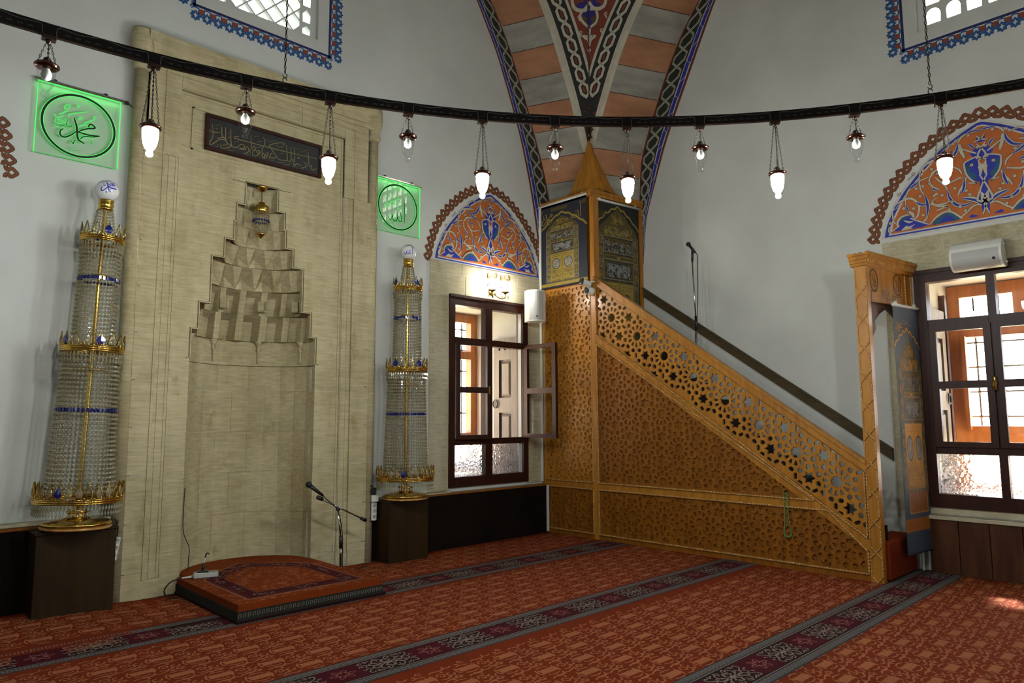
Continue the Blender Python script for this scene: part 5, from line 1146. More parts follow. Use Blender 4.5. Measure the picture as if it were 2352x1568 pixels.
for k in range(3):
    y = 2.42+.05*k; b.prism([(y, 3.035), (y+.05, 3.035), (y+.046, 3.047), (y+.025, 3.056), (y+.004, 3.047)], fS, .05, .078)
b.build('scalloped_edge', pul, 'stuff')
d = Decal(lambda u, v, h: fQ(u, v, -.011+h))
for cu in (.19, .66):
    d.ribbon([(cu+.075*math.cos(2*PI*k/22), 2.815+.105*math.sin(2*PI*k/22)) for k in range(22)], .016, 'burnt_wood', .001, True)
    for S in ([(cu-.03, 2.87), (cu+.0, 2.80), (cu+.035, 2.79), (cu+.02, 2.84)], [(cu-.045, 2.78), (cu, 2.75), (cu+.04, 2.77)], [(cu+.02, 2.88), (cu+.03, 2.80), (cu+.01, 2.745)]): d.ribbon(smooth(S, 4), .009, 'burnt_wood', .001)
for S in ([(.33, 2.66), (.35, 2.74), (.37, 2.64)], [(.39, 2.735), (.405, 2.66), (.43, 2.63), (.44, 2.70)], [(.46, 2.735), (.49, 2.64), (.47, 2.65)], [(.55, 2.70), (.53, 2.66), (.56, 2.65), (.575, 2.70)], [(.26, 2.66), (.27, 2.668)], [(.51, 2.73), (.52, 2.738)], [(.13, 2.61), (.13, 2.70), (.19, 2.70), (.25, 2.715)], [(.60, 2.61), (.60, 2.69), (.66, 2.69), (.73, 2.71)]): d.ribbon(smooth(S, 4), .009, 'burnt_wood', .0012)
d.build('burnt_lettering', pul)
b = MB('black_panel'); b.prism([(.075, .24), (.19, .24), (.19, .50), (.075, .50)], fQ, -.12, -.02); b.build('dark_riser', pul)

# sloping hand rail on the wall above the steps
rl = thing('wall_rail', 'dark wooden hand rail strip sloping down the right wall behind the pulpit', 'hand rail', (7.88, 4.2, 2.2))
b = MB('rail_wood'); s0 = (5.66, 3.285); s1 = (2.58, 1.168)
b.prism([(s0[0], s0[1]), (s1[0], s1[1]), (s1[0], s1[1]-.115), (s0[0], s0[1]-.115)], fB(XR), .002, .035); b.build('rail', rl)
b = MB('rail_wood'); b.prism([(s0[0], s0[1]+.014), (s1[0], s1[1]+.014), (s1[0], s1[1]-.004), (s0[0], s0[1]-.004)], fB(XR), .002, .055); b.build('rail_cap', rl)

# ------------------------------------------------------------------ printed hangings
def door_print(d, u0, v0, w, h, sd, gold='b_gold', hb=.0012):
    """embroidered double door: (u0,v0) lower left corner"""
    r = random.Random(sd); X = lambda t: u0+w*t; Y = lambda t: v0+h*t
    arch = [(X(0), Y(0)), (X(1), Y(0)), (X(1), Y(.80)), (X(.93), Y(.86)), (X(.80), Y(.90)), (X(.66), Y(.96)), (X(.5), Y(1.0)), (X(.34), Y(.96)), (X(.20), Y(.90)), (X(.07), Y(.86)), (X(0), Y(.80))]
    d.poly(arch, 'b_dkgold', hb)
    for x in (.0, .13, .87, 1.0):
        d.ribbon([(X(x), Y(0)), (X(x), Y(.80))], .006, 'b_silver', hb+.0006)
    def scrib(x0, x1, y0, y1, n, c, ww, hh=.0010):
        for k in range(n):
            a, e = r.uniform(x0, x1), r.uniform(y0, y1); s = .035; t = r.uniform(0, 6.28)
            P = [(X(a), Y(e)), (X(a+s*math.cos(t)), Y(e+s*.6*math.sin(t))), (X(a+s*math.cos(t+1.3)*1.3), Y(e+s*.6*math.sin(t+1.3)*1.3))]
            P = [(min(max(p[0], X(x0)), X(x1)), min(max(p[1], Y(y0)), Y(y1))) for p in P]
            d.ribbon(smooth(P, 3), ww, c, hb+hh+.000002*k)
    ww = w*.0085
    # door leaves
    d.rect(X(.14), X(.495), Y(.02), Y(.44), gold, hb+.0004); d.rect(X(.505), X(.86), Y(.02), Y(.44), gold, hb+.0004)
    d.ribbon([(X(.5), Y(0)), (X(.5), Y(.46))], w*.035, gold, hb+.0007); d.ribbon([(X(.5), Y(0)), (X(.5), Y(.46))], w*.008, 'b_black', hb+.0009)
    for c in (.31, .69):
        d.circle(X(c), Y(.28), w*.13, 'b_black', hb+.0008, 20, h*.082); d.circle(X(c), Y(.28), w*.115, 'b_silver', hb+.0012, 20, h*.072); d.circle(X(c), Y(.28), w*.03, gold, hb+.0022, 8, h*.02)
        for k in range(14): t = r.uniform(0, 6.28); q = r.uniform(.03, .095); d.ribbon([(X(c)+w*q*math.cos(t), Y(.28)+h*q*.6*math.sin(t)), (X(c)+w*q*math.cos(t+.6), Y(.28)+h*q*.6*math.sin(t+.6))], ww*.7, 'b_black', hb+.0016)
        for y0, y1 in ((.39, .415), (.03, .08), (.10, .135), (.155, .18)):
            d.ribbon([(X(c-.13), Y(y0)), (X(c+.13), Y(y0)), (X(c+.13), Y(y1)), (X(c-.13), Y(y1))], ww*.7, 'b_black', hb+.0010, True)
        scrib(c-.15, c+.15, .02, .19, 26, 'b_dkgold', ww*.8)
    for y in (.455, .60, .655, .775): d.ribbon([(X(.13), Y(y)), (X(.87), Y(y))], w*.014, 'b_black', hb+.0012); d.ribbon([(X(.13), Y(y+.01)), (X(.87), Y(y+.01))], w*.010, 'b_silver', hb+.0013)
    # silver cartouche with woven verse
    d.poly([(X(.17), Y(.53)), (X(.24), Y(.475)), (X(.76), Y(.475)), (X(.83), Y(.53)), (X(.76), Y(.588)), (X(.24), Y(.588))], 'b_black', hb+.0008)
    scrib(.22, .78, .482, .58, 120, 'b_silver', ww*1.2, .0014)
    for k in range(8): d.ribbon([(X(.26+.07*k), Y(.50)), (X(.265+.07*k), Y(.583))], ww*1.1, 'b_silver', hb+.002)
    for c in (.32, .68): d.ribbon([(X(c-.14), Y(.615)), (X(c+.14), Y(.615)), (X(c+.14), Y(.642)), (X(c-.14), Y(.642))], ww, gold, hb+.0012, True)
    d.circle(X(.5), Y(.628), w*.035, gold, hb+.0013, 8)
    for k in range(4):
        c = .225+.183*k
        d.poly([(X(c-.07), Y(.665)), (X(c+.07), Y(.665)), (X(c+.08), Y(.71)), (X(c), Y(.77)), (X(c-.08), Y(.71))], 'b_black', hb+.0008)
        scrib(c-.065, c+.065, .668, .745, 18, 'b_silver', ww, .0012)
        d.ribbon([(X(c-.085), Y(.665)), (X(c-.085), Y(.72)), (X(c), Y(.775)), (X(c+.085), Y(.72))], ww*.8, gold, hb+.0011)
    scrib(.15, .85, .79, .86, 75, gold, ww*1.1, .0011); scrib(.32, .68, .88, .95, 30, gold, ww*1.0, .0011); scrib(.22, .78, .80, .85, 20, 'b_silver', ww*.6, .0012)
    for x in (.065, .935):
        for k in range(9):
            yy = .05+.088*k
            d.ribbon([(X(x)+w*.045*math.cos(t), Y(yy)+h*.032*math.sin(t)) for t in [2*PI*q/10 for q in range(10)]], ww*.8, gold if k % 2 else 'b_silver', hb+.0012, True)
            scrib(x-.04, x+.04, yy-.025, yy+.025, 6, gold, ww*.7, .0012)
        scrib(x-.055, x+.055, .02, .80, 46, 'b_silver' if x < .5 else gold, ww*.5, .0009)
def script_mark(d, cu, cv, s, strokes, col, h, keep='k'):
    for c, w, P in strokes:
        if c in keep: d.ribbon(smooth([(cu+u*s, cv+v*s) for u, v in P], 4), w*s*1.15, col, h)
def hanging(name, label, loc, fm, u0, u1, v0, v1, cloth, ogee, door, sd, extra, fall=0.0, roll_mat='white_plastic'):
    t = thing(name, label, 'wall hanging', loc)
    b = MB(cloth); n = 8; v = []
    for h in (.006, .008):
        for j in range(n+1):
            for i in range(n+1):
                v.append(fm(u0+(u1-u0)*i/n, v0+(v1-v0)*j/n, h))
    m = (n+1)*(n+1); fs = [(j*(n+1)+i, j*(n+1)+i+1, (j+1)*(n+1)+i+1, (j+1)*(n+1)+i) for j in range(n) for i in range(n)]
    fs += [tuple(m+k for k in f)[::-1] for f in fs]; b.add(v, fs); b.build('cloth', t)
    d = Decal(lambda u, v, h: fm(u, v, .008+h)); w, h = u1-u0, v1-v0; X = lambda s: u0+w*s; Y = lambda s: v0+h*s
    P = [(0, ogee[0])]+[(.5*(k/7), ogee[0]+(ogee[1]-ogee[0])*(1-(1-k/7)**1.5)+(.012 if k % 2 else 0)) for k in range(1, 7)]+[(.5, ogee[1]+.015)]
    P = P+[(1-a, c) for a, c in P[:-1][::-1]]
    d.ribbon(smooth([(X(a), Y(c)) for a, c in P], 3), w*.030, 'b_amber' if cloth == 'b_blue' else 'b_gold', .0008)
    door_print(d, X(door[0]), Y(door[2]), w*(door[1]-door[0]), h*(door[3]-door[2]), sd, 'b_amber' if cloth == 'b_blue' else 'b_gold')
    extra(d, X, Y, w, h); d.build('print', t)
    b = MB(roll_mat); b.s = True; b.tube([fm(u0-.012, v1+.012, .014), fm(u1+.012, v1+.012, .014)], .016, 10); b.build('roller', t)
    b = MB('b_navy'); b.s = True; b.tube([fm(u0, v0, .008), fm(u1, v0, .008)], .011, 8); b.build('weight_bar', t)
    b = MB('white_plastic')
    for uu in (u0+.06, u1-.06): b.prism([(uu-.012, v1+.015), (uu+.012, v1+.015), (uu+.012, v1+.05), (uu-.012, v1+.05)], fm, .0, .02)
    b.build('hanger', t)
    return t
def ex1(d, X, Y, w, h):
    d.rect(X(0), X(1), Y(0.012), Y(.05), 'b_gold', .0008)
    for a, c in ((.01, .10), (.27, .62), (.90, .99)): d.rect(X(a), X(c), Y(.915), Y(.955), 'b_dkgold', .0008)
    script_mark(d, X(.20), Y(.86), 1.0*w*.9, SIGN_A, 'b_gold', .0010); script_mark(d, X(.80), Y(.885), .9*w, SIGN_B, 'b_gold', .0010)
hanging('door_hanging', 'dark blue printed hanging of a gold door on the left face of the kiosk', (6.98, 6.25, 3.28), lambda u, v, h: (6.978-h, 6.715-u, v), .0, .88, 3.275, 4.43, 'b_navy', (.66, .87), (.17, .83, .055, .84), 11, ex1)
def ex2(d, X, Y, w, h):
    script_mark(d, X(.14), Y(.93), .7*w, SIGN_A, 'b_dkgold', .0010)
hanging('door_hanging', 'taller black printed hanging of a gold door on the stair face of the kiosk', (7.45, 5.70, 2.45), lambda u, v, h: fK(u, v, h+.002), .075, .865, 2.45, 4.36, 'b_black', (.83, .97), (.03, .97, .02, .965), 23, ex2)
def ex3(d, X, Y, w, h):
    script_mark(d, X(.20), Y(.925), .85*w, SIGN_A, 'b_amber', .0010); script_mark(d, X(.84), Y(.91), .6*w, SIGN_B, 'b_dkgold', .0010)
    for S in ([(.36, .937), (.45, .928), (.52, .940), (.60, .928), (.72, .925)], [(.40, .945), (.46, .935)], [(.55, .948), (.58, .935)]): d.ribbon(smooth([(X(a), Y(c)) for a, c in S], 3), w*.014, 'b_silver', .0010)
    d.rect(X(.20), X(.93), Y(.155), Y(.27), 'b_amber', .0008); d.rect(X(.23), X(.90), Y(.16), Y(.275), 'b_door', .0010); d.ribbon([(X(.56), Y(.16)), (X(.56), Y(.275))], w*.012, 'b_orange', .0013)
    d.rect(X(0), X(1), Y(.085), Y(.135), 'b_orange', .0008)
    for k in range(24): d.ribbon([(X(.02+.04*k), Y(.092)), (X(.04+.04*k), Y(.11)), (X(.02+.04*k), Y(.128))], w*.012, 'b_door', .0012)
hanging('door_hanging', 'long narrow blue grey printed hanging in the pulpit doorway', (7.4, 2.33, .20), lambda u, v, h: fQ(u, v, .045+h-.05*max(0, (1.2-v))/2.4*0), .435-.04, .905, .215, 2.575, 'b_blue', (.83, .90), (.06, .98, .24, .87), 37, ex3)
# navy lower part of the long hanging
# ------------------------------------------------------------------ fittings on and round the pulpit
def microphone(b_body, tip, tail, r=.024):
    t, q = Vector(tip), Vector(tail); dv = (q-t).normalized()
    return dv
mk = thing('stair_microphone', 'microphone on a thin chrome stand rising above the pulpit steps', 'microphone', (7.45, 4.546, 2.05))
b = MB('chrome'); b.s = True; b.tube([(7.45, 4.546, 2.0), (7.45, 4.546, 2.56)], .013, 8); b.tube([(7.45, 4.546, 2.56), (7.45, 4.575, 3.42)], .010, 8); b.build('pole', mk)
b = MB('black_plastic'); b.s = True; b.tube([(7.45, 4.546, 2.55), (7.45, 4.549, 2.72)], .019, 8); b.build('clutch', mk)
b = MB('black_plastic'); b.s = True; b.lathe([(.13, 0), (.13, .02), (.02, .04)], 20, (7.45, 4.546, 1.94)); b.build('base', mk)
b = MB('black_plastic'); b.s = True; b.tube([(7.45, 4.575, 3.40), (7.45, 4.567, 3.55)], .015, 8); b.tube([(7.45, 4.53, 3.50), (7.45, 4.60, 3.59)], [.013, .018], 10); b.build('handle', mk)
b = MB('iron'); b.s = True; b.ball((7.45, 4.622, 3.62), .030, 14, 10); b.build('grille_head', mk)
b = MB('black_plastic'); b.s = True; b.tube(smooth([(7.45, 4.53, 3.50), (7.45, 4.505, 3.47), (7.45, 4.50, 3.38), (7.45, 4.52, 2.9), (7.45, 4.545, 2.6), (7.45, 4.57, 2.45), (7.45, 4.565, 2.2)], 5), .005, 6); b.build('cable', mk)

cc = thing('bullet_camera', 'white bullet security camera with black front at the top of the pulpit corner post', 'security camera', (6.97, 5.77, 3.25))
b = MB('white_plastic'); b.s = True; b.lathe([(.001, 0), (.042, .002), (.045, .012), (.03, .02)], 18, (6.955, 5.742, 3.235)); b.build('mount', cc)
b = MB('white_plastic'); b.T = Matrix.Translation((6.93, 5.79, 3.22)) @ Matrix.Rotation(rad(-14), 4, 'Z') @ Matrix.Rotation(rad(12), 4, 'Y'); b.box(-.11, .03, -.040, .040, -.034, .040, .014); b.build('body', cc)
b = MB('black_plastic'); b.T = Matrix.Translation((6.93, 5.79, 3.22)) @ Matrix.Rotation(rad(-14), 4, 'Z') @ Matrix.Rotation(rad(12), 4, 'Y'); b.box(-.125, -.108, -.045, .045, -.040, .044, .012); b.build('lens_plate', cc)
b = MB('grey_plastic'); b.T = Matrix.Translation((6.93, 5.79, 3.22)) @ Matrix.Rotation(rad(-14), 4, 'Z') @ Matrix.Rotation(rad(12), 4, 'Y'); b.box(-.128, -.124, -.022, .022, -.032, -.022); b.build('label_plate', cc)
dc = thing('dome_camera', 'white round turret security camera below the bullet camera on the pulpit post', 'security camera', (6.97, 5.76, 3.12))
b = MB('white_plastic'); b.s = True; b.T = Matrix.Translation((6.95, 5.765, 3.13)) @ Matrix.Rotation(rad(-90), 4, 'Y'); b.lathe([(.056, -.03), (.060, .0), (.058, .02), (.045, .045), (.03, .055)], 22); b.build('housing', dc)
b = MB('white_plastic'); b.s = True; b.ball((6.91, 5.775, 3.13), .047, 18, 12); b.build('turret', dc)
b = MB('black_plastic'); b.s = True; b.T = Matrix.Translation((6.868, 5.772, 3.128)) @ Matrix.Rotation(rad(-90), 4, 'Y') @ Matrix.Rotation(rad(14), 4, 'X'); b.lathe([(.034, -.012), (.035, .006), (.030, .010), (.012, .006)], 20); b.build('lens', dc)

pb = thing('prayer_beads', 'green string of prayer beads hanging from a nail on the pulpit side', 'prayer beads', (6.965, 3.31, .53))
P = smooth([(6.968, 3.30, .745), (6.965, 3.278, .70), (6.965, 3.282, .55), (6.965, 3.262, .38), (6.965, 3.27, .325), (6.965, 3.31, .318), (6.965, 3.332, .35), (6.965, 3.322, .45), (6.965, 3.318, .62), (6.968, 3.318, .735)], 6)
b = MB('green_string'); b.s = True; b.tube(P, .0035, 5)
for p in P[::1]: b.ball(p, .0075, 6, 4)
b.build('strand', pb)
b = MB('iron'); b.s = True; b.tube([(6.995, 3.31, .755), (6.955, 3.31, .762)], .006, 6); b.build('nail', pb)

def speaker(name, label, loc, T, w, h, dp):
    t = thing(name, label, 'loudspeaker', loc)
    n = 12; pr = [(-w/2, 0), (-w/2, .06)]+[(-w/2+w*k/n, .06+(dp-.06)*(math.sin(PI*k/n)**.55)) for k in range(1, n)]+[(w/2, .06), (w/2, 0)]
    b = MB('white_plastic'); b.T = T; b.prism([(a, -c) for a, c in pr], lambda u, v, hh: (u, v, hh), 0, h); b.build('cabinet', t)
    b = MB('grey_plastic'); b.T = T; pr2 = []
    for k in range(2, n-1): pr2.append((-w/2+w*k/n, -(.06+(dp-.06)*(math.sin(PI*k/n)**.55))-.004))
    m = len(pr2); b.add([(a, c, .02) for a, c in pr2]+[(a, c, h-.02) for a, c in pr2], [(i, i+1, m+i+1, m+i) for i in range(m-1)]); b.build('front_grille', t)
    b = MB('black_plastic'); b.T = T; b.box(-.012, .012, -dp-.010, -dp-.002, .05, .072, .003); b.build('badge', t)
    b = MB('white_plastic'); b.T = T
    for u in (-w*.32, w*.32): b.box(u-.008, u+.008, -.07, -.05, -.015, 0)
    b.build('bracket_pins', t)
    b = MB('black_plastic'); b.T = T; b.box(-.03, .03, 0, .09, h*.4, h*.6); b.build('wall_bracket', t)
    return t
speaker('loudspeaker', 'white upright loudspeaker mounted in the corner beside the left window', (6.68, 6.42, 2.76), Matrix.Translation((6.665, 6.50, 2.765)) @ Matrix.Rotation(rad(-38), 4, 'Z'), .28, .415, .20)
speaker('loudspeaker', 'white loudspeaker mounted sideways above the right window', (7.75, 1.68, 2.9),
        Matrix(((-math.sin(rad(25)), math.cos(rad(25)), 0, 7.83), (0, 0, 1, 1.47), (math.cos(rad(25)), math.sin(rad(25)), 0, 3.045), (0, 0, 0, 1))), .27, .42, .20)

# ------------------------------------------------------------------ crystal floor lamps on wooden boxes
def pedestal(label, x0, x1, y0, z1):
    t = thing('pedestal', label, 'pedestal', ((x0+x1)/2, (y0+6.58)/2, 0))
    b = MB('brown_panel'); b.box(x0, x1, y0, y0+.018, .0, z1-.02, .003); b.build('front_board', t)
    b = MB('brown_panel'); b.box(x0, x0+.018, y0+.018, 6.58, 0, z1-.02); b.build('side_board', t); b = MB('brown_panel'); b.box(x1-.018, x1, y0+.018, 6.58, 0, z1-.02); b.build('side_board', t)
    b = MB('brown_panel'); b.box(x0-.012, x1+.012, y0-.012, 6.58, z1-.02, z1, .004); b.build('top_board', t)
    return t
pedestal('dark wooden box under the crystal floor lamp left of the niche', 1.16, 1.70, 6.32, .665)
pedestal('dark wooden box under the crystal floor lamp right of the niche', 4.285, 4.80, 6.34, .640)
def drop_shape(b, c, ax, up, w, h, th=.006):
    c, ax, up = Vector(c), Vector(ax), Vector(up); n = ax.cross(up)
    pts = [(0, h), (w*.5, h*.45), (w*.62, h*.05), (w*.45, -h*.35), (0, -h*.5), (-w*.45, -h*.35), (-w*.62, h*.05), (-w*.5, h*.45)]
    f_ = [c+ax*u+up*v+n*th for u, v in pts]+[c+n*(th*1.9)]; k = len(pts)
    b.add(f_, [(i, (i+1) % k, k) for i in range(k)])
def crystal_lamp(label, cx, cy, z0, lean, script):
    t = thing('crystal_floor_lamp', label, 'floor lamp', (cx, cy, z0))
    T = Matrix.Translation((cx, cy, z0)) @ Matrix.Rotation(lean, 4, 'Y')
    def L(mat, name, prof, seg=36, smooth_=True, kind=None, f=None):
        b = MB(mat); b.T = T; b.s = smooth_; b.lathe(prof, seg, f=f); return b.build(name, t, kind)
    L('honey_wood_pale', 'scalloped_stand', [(.19, .0), (.235, .0), (.245, .012), (.235, .022), (.19, .022)], 72, f=lambda a: 1+.02*math.sin(18*a))
    L('gold', 'base_disc', [(.18, .022), (.236, .024), (.243, .034), (.243, .044), (.225, .056), (.19, .058), (.175, .066), (.11, .072), (.075, .085), (.062, .11), (.085, .125), (.05, .15), (.03, .17), (.012, .20), (.012, .25)])
    L('gold', 'central_stem', [(.016+.004*(k % 2), .20+2.42*k/90) for k in range(91)], 10)
    L('gold', 'collar', [(.055, 1.98), (.075, 1.985), (.075, 2.0), (.055, 2.005)], 20); L('gold', 'collar', [(.10, 1.22), (.13, 1.225), (.13, 1.24), (.10, 1.245)], 20)
    # crowns
    for (r, z, npt, hh) in ((.157, 2.295, 12, .115), (.222, 1.395, 16, .115), (.305, .225, 28, .125)):
        b = MB('gold'); b.T = T; b.s = True
        for dz, rr in ((-.020, .0075), (-.005, .0085), (.010, .0065)): b.tube([(r*math.cos(2*PI*k/48), r*math.sin(2*PI*k/48), z+dz) for k in range(48)], rr, 6, True)
        for k in range(npt):
            a = 2*PI*k/npt; ax = Vector((-math.sin(a), math.cos(a), 0)); c = Vector((r*math.cos(a), r*math.sin(a), z+.052)); w = 2*PI*r/npt*.40
            out = [(0, hh*.62), (w*.62, hh*.12), (w*.72, -hh*.12), (w*.4, -hh*.42), (-w*.4, -hh*.42), (-w*.72, -hh*.12), (-w*.62, hh*.12)]
            b.tube([c+ax*u+Vector((0, 0, v)) for u, v in out], .0048, 5, True)
            m = c+ax*(2*PI*r/npt*.5)-Vector((0, 0, .030)); q = Vector((r*math.cos(a+PI/npt), r*math.sin(a+PI/npt), z+.02)); b.ball(q, .011, 6, 5)
        ring_o = b.build('crown_ring', t)
        for col, sel in (('crystal', lambda k: k % 3 != 0), ('blue_crystal', lambda k: k % 3 == 0)):
            for k in range(npt):
                if sel(k) if npt < 28 else (sel(k) if col == 'crystal' else (k % 9 == 0)):
                    b = MB(col); b.T = T; a = 2*PI*k/npt; drop_shape(b, (r*math.cos(a), r*math.sin(a), z+.052), (-math.sin(a), math.cos(a), 0), (0, 0, 1), 2*PI*r/npt*.62, hh*.42)
                    b.build('jewel' if col == 'crystal' else 'blue_jewel', ring_o)
    # bead strands: (z top, z bottom, r top, r bottom, number, rows, row painted blue)
    def strands(za, zb, ra, rb, n, rows, bl, beadr):
        me = None; mb_ = None
        b = MB(['crystal', 'gold_dull']); h = (za-zb)/rows
        for k in range(rows):
            zz = za-h*(k+.5); rr = ra+(rb-ra)*((k+.5)/rows)**1.15
            if k in bl: continue
            b.m = 0; b.lathe([(.0001, -h*.47), (beadr, -h*.12), (beadr*.92, h*.16), (.0001, h*.47)], 5, (rr, 0, zz), cap=False)
            if k % 2 == 0: b.m = 1; b.lathe([(.0001, h*.40), (.0022, h*.5), (.0001, h*.60)], 4, (rr, 0, zz), cap=False)
        me = b.mesh('bead_strand'); mb_ = None
        if bl:
            q = MB('blue_crystal')
            for k in bl:
                zz = za-h*(k+.5); rr = ra+(rb-ra)*((k+.5)/rows)**1.15+.003
                q.box(rr-.007, rr+.007, -.0095, .0095, zz-h*.42, zz+h*.42, .002)
            mb_ = q.mesh('blue_bead')
        for k in range(n):
            R = Matrix.Rotation(2*PI*k/n, 4, 'Z')
            o = link('bead_strand', me, t); o['kind'] = 'stuff'; o.matrix_local = Matrix.Translation(-Vector((cx, cy, z0))) @ T @ R
            if mb_: p = link('blue_bead', mb_, t); p.matrix_local = Matrix.Translation(-Vector((cx, cy, z0))) @ T @ R
    strands(2.545, 2.31, .058, .094, 20, 9, (), .0078)
    strands(2.25, 1.435, .142, .152, 36, 24, (8,), .0115)
    strands(1.345, .27, .198, .236, 46, 31, (12,), .0130)
    # double fringes under the crowns
    for r, z, n in ((.158, 2.272, 36), (.222, 1.372, 48), (.303, .20, 72)):
        b = MB('crystal'); b.T = T
        for k in range(n):
            a = 2*PI*k/n
            for q in range(2): b.lathe([(.0001, -.026), (.0085, -.006), (.007, .010), (.0001, .026)], 5, ((r-.004*q)*math.cos(a), (r-.004*q)*math.sin(a), z-.030-.042*q), cap=False)
        b.build('crystal_fringe', t, 'stuff')
    L('gold', 'neck', [(.05, 2.545), (.058, 2.55), (.058, 2.565), (.052, 2.575), (.058, 2.585), (.058, 2.60), (.052, 2.615), (.060, 2.628), (.054, 2.635)], 20)
    b = MB('opal_glass'); b.T = T; b.s = True; gz = 2.715; gr = .090; b.ball((0, 0, gz), gr, 28, 18); gl = b.build('globe', t)
    G = T @ Vector((0, 0, gz)); to = (Vector((0, 0, 1.5))-G); to.normalize(); to = (to+Vector((0.10, -.05, .62))).normalized()
    rx = Vector((0, 0, 1)).cross(to).normalized(); ry = to.cross(rx)
    def gm(u, v, h):
        p = (to*math.sqrt(max(.02, 1-u*u-v*v))+rx*u+ry*v).normalized(); return tuple(G+p*(gr+h))
    d = Decal(gm)
    for c, w, P in script:
        if c == 'k' or w > .0095: d.ribbon([(u*4.2, v*4.2) for u, v in smooth(P, 5)], w*5.6, 'ink_blue', .0008)
    d.build('blue_script', t)
    return t
crystal_lamp('crystal floor lamp with gold crowns and white globe left of the stone niche', 1.432, 6.395, .668, rad(1.6), SIGN_A)
crystal_lamp('crystal floor lamp with gold crowns and white globe between niche and window', 4.532, 6.40, .642, rad(0.1), SIGN_B)

# ------------------------------------------------------------------ glowing acrylic signs
def acrylic_sign(label, x0, x1, z0, z1, cx, cz, rx, rz, strokes, wb):
    t = thing('acrylic_sign', label, 'sign', ((x0+x1)/2, 6.66, z0))
    b = MB('acrylic'); b.box(x0, x1, 6.655, 6.661, z0, z1); b.build('sheet', t)
    b = MB('green_glow'); e = .006
    b.box(x0-.001, x0+e, 6.6525, 6.6625, z0, z1); b.box(x1-e, x1+.001, 6.6525, 6.6625, z0, z1); b.box(x0, x1, 6.6525, 6.6625, z1-e*1.3, z1); b.build('lit_edge', t)
    b = MB('green_glow_dim'); b.box(x0, x1, 6.653, 6.662, z0, z0+e); b.build('lit_edge', t)
    b = MB('chrome'); b.box(x0-.02, x1+.03, 6.645, 6.672, z1+.004, z1+.026, .004); b.build('light_bar', t)
    b = MB('black_plastic'); 
    for u in (x0+.12, x1-.12): b.box(u-.012, u+.012, 6.65, 6.70, z1+.026, z1+.04)
    xx = x1+.03 if wb > 0 else x0-.035
    b.box(xx, xx+.03, 6.648, 6.67, z1-.004, z1+.024)
    if wb > 0: b.tube([(xx+.03, 6.66, z1+.01), (xx+.06, 6.66, z1-.01), (xx+.07, 6.66, z1-.035)], .006, 6)
    b.build('clips', t)
    d = Decal(lambda u, v, h: (cx+u, 6.655-h, cz+v))
    E = [(rx*math.cos(2*PI*k/56), rz*math.sin(2*PI*k/56)) for k in range(56)]
    d.ribbon(E, .026, 'green_glow', .0008, True); d.ribbon(E, .018, 'ink_black', .0014, True)
    for i, (c, w, P) in enumerate(strokes):
        S = smooth(P, 5)
        if c == 'k': d.ribbon(S, w+.005, 'green_glow', .0008, taper=.3); d.ribbon(S, w*1.0, 'ink_black', .0016+.00002*i, taper=.4)
        elif c == 'g': d.ribbon(S, w, 'green_glow', .0010, taper=.3); d.ribbon(S, w*.35, 'green_glow_dim', .0018)
        else: d.ribbon(S, w*.8, 'green_glow_dim', .0010, taper=.5)
    d.build('engraving', t)
    l = bpy.data.lights.new('sign_glow', 'AREA'); l.shape = 'RECTANGLE'; l.size = (x1-x0); l.size_y = .02; l.energy = .30; l.color = (.10, 1.0, .18)
    o = bpy.data.objects.new('sign_glow', l); C.objects.link(o); o.parent = t; o.location = (0, .006, z1-z0-.004); o.rotation_euler = (rad(18), 0, 0)
    return t
acrylic_sign('large square green glowing acrylic sign with circled calligraphy above the left crystal lamp', 1.02, 1.637, 3.666, 4.275, 1.331, 3.968, .268, .262, SIGN_A, 1)
acrylic_sign('square green glowing acrylic sign with circled calligraphy between niche and left lunette', 4.262, 4.876, 3.628, 4.240, 4.565, 3.938, .266, .262, SIGN_B, -1)

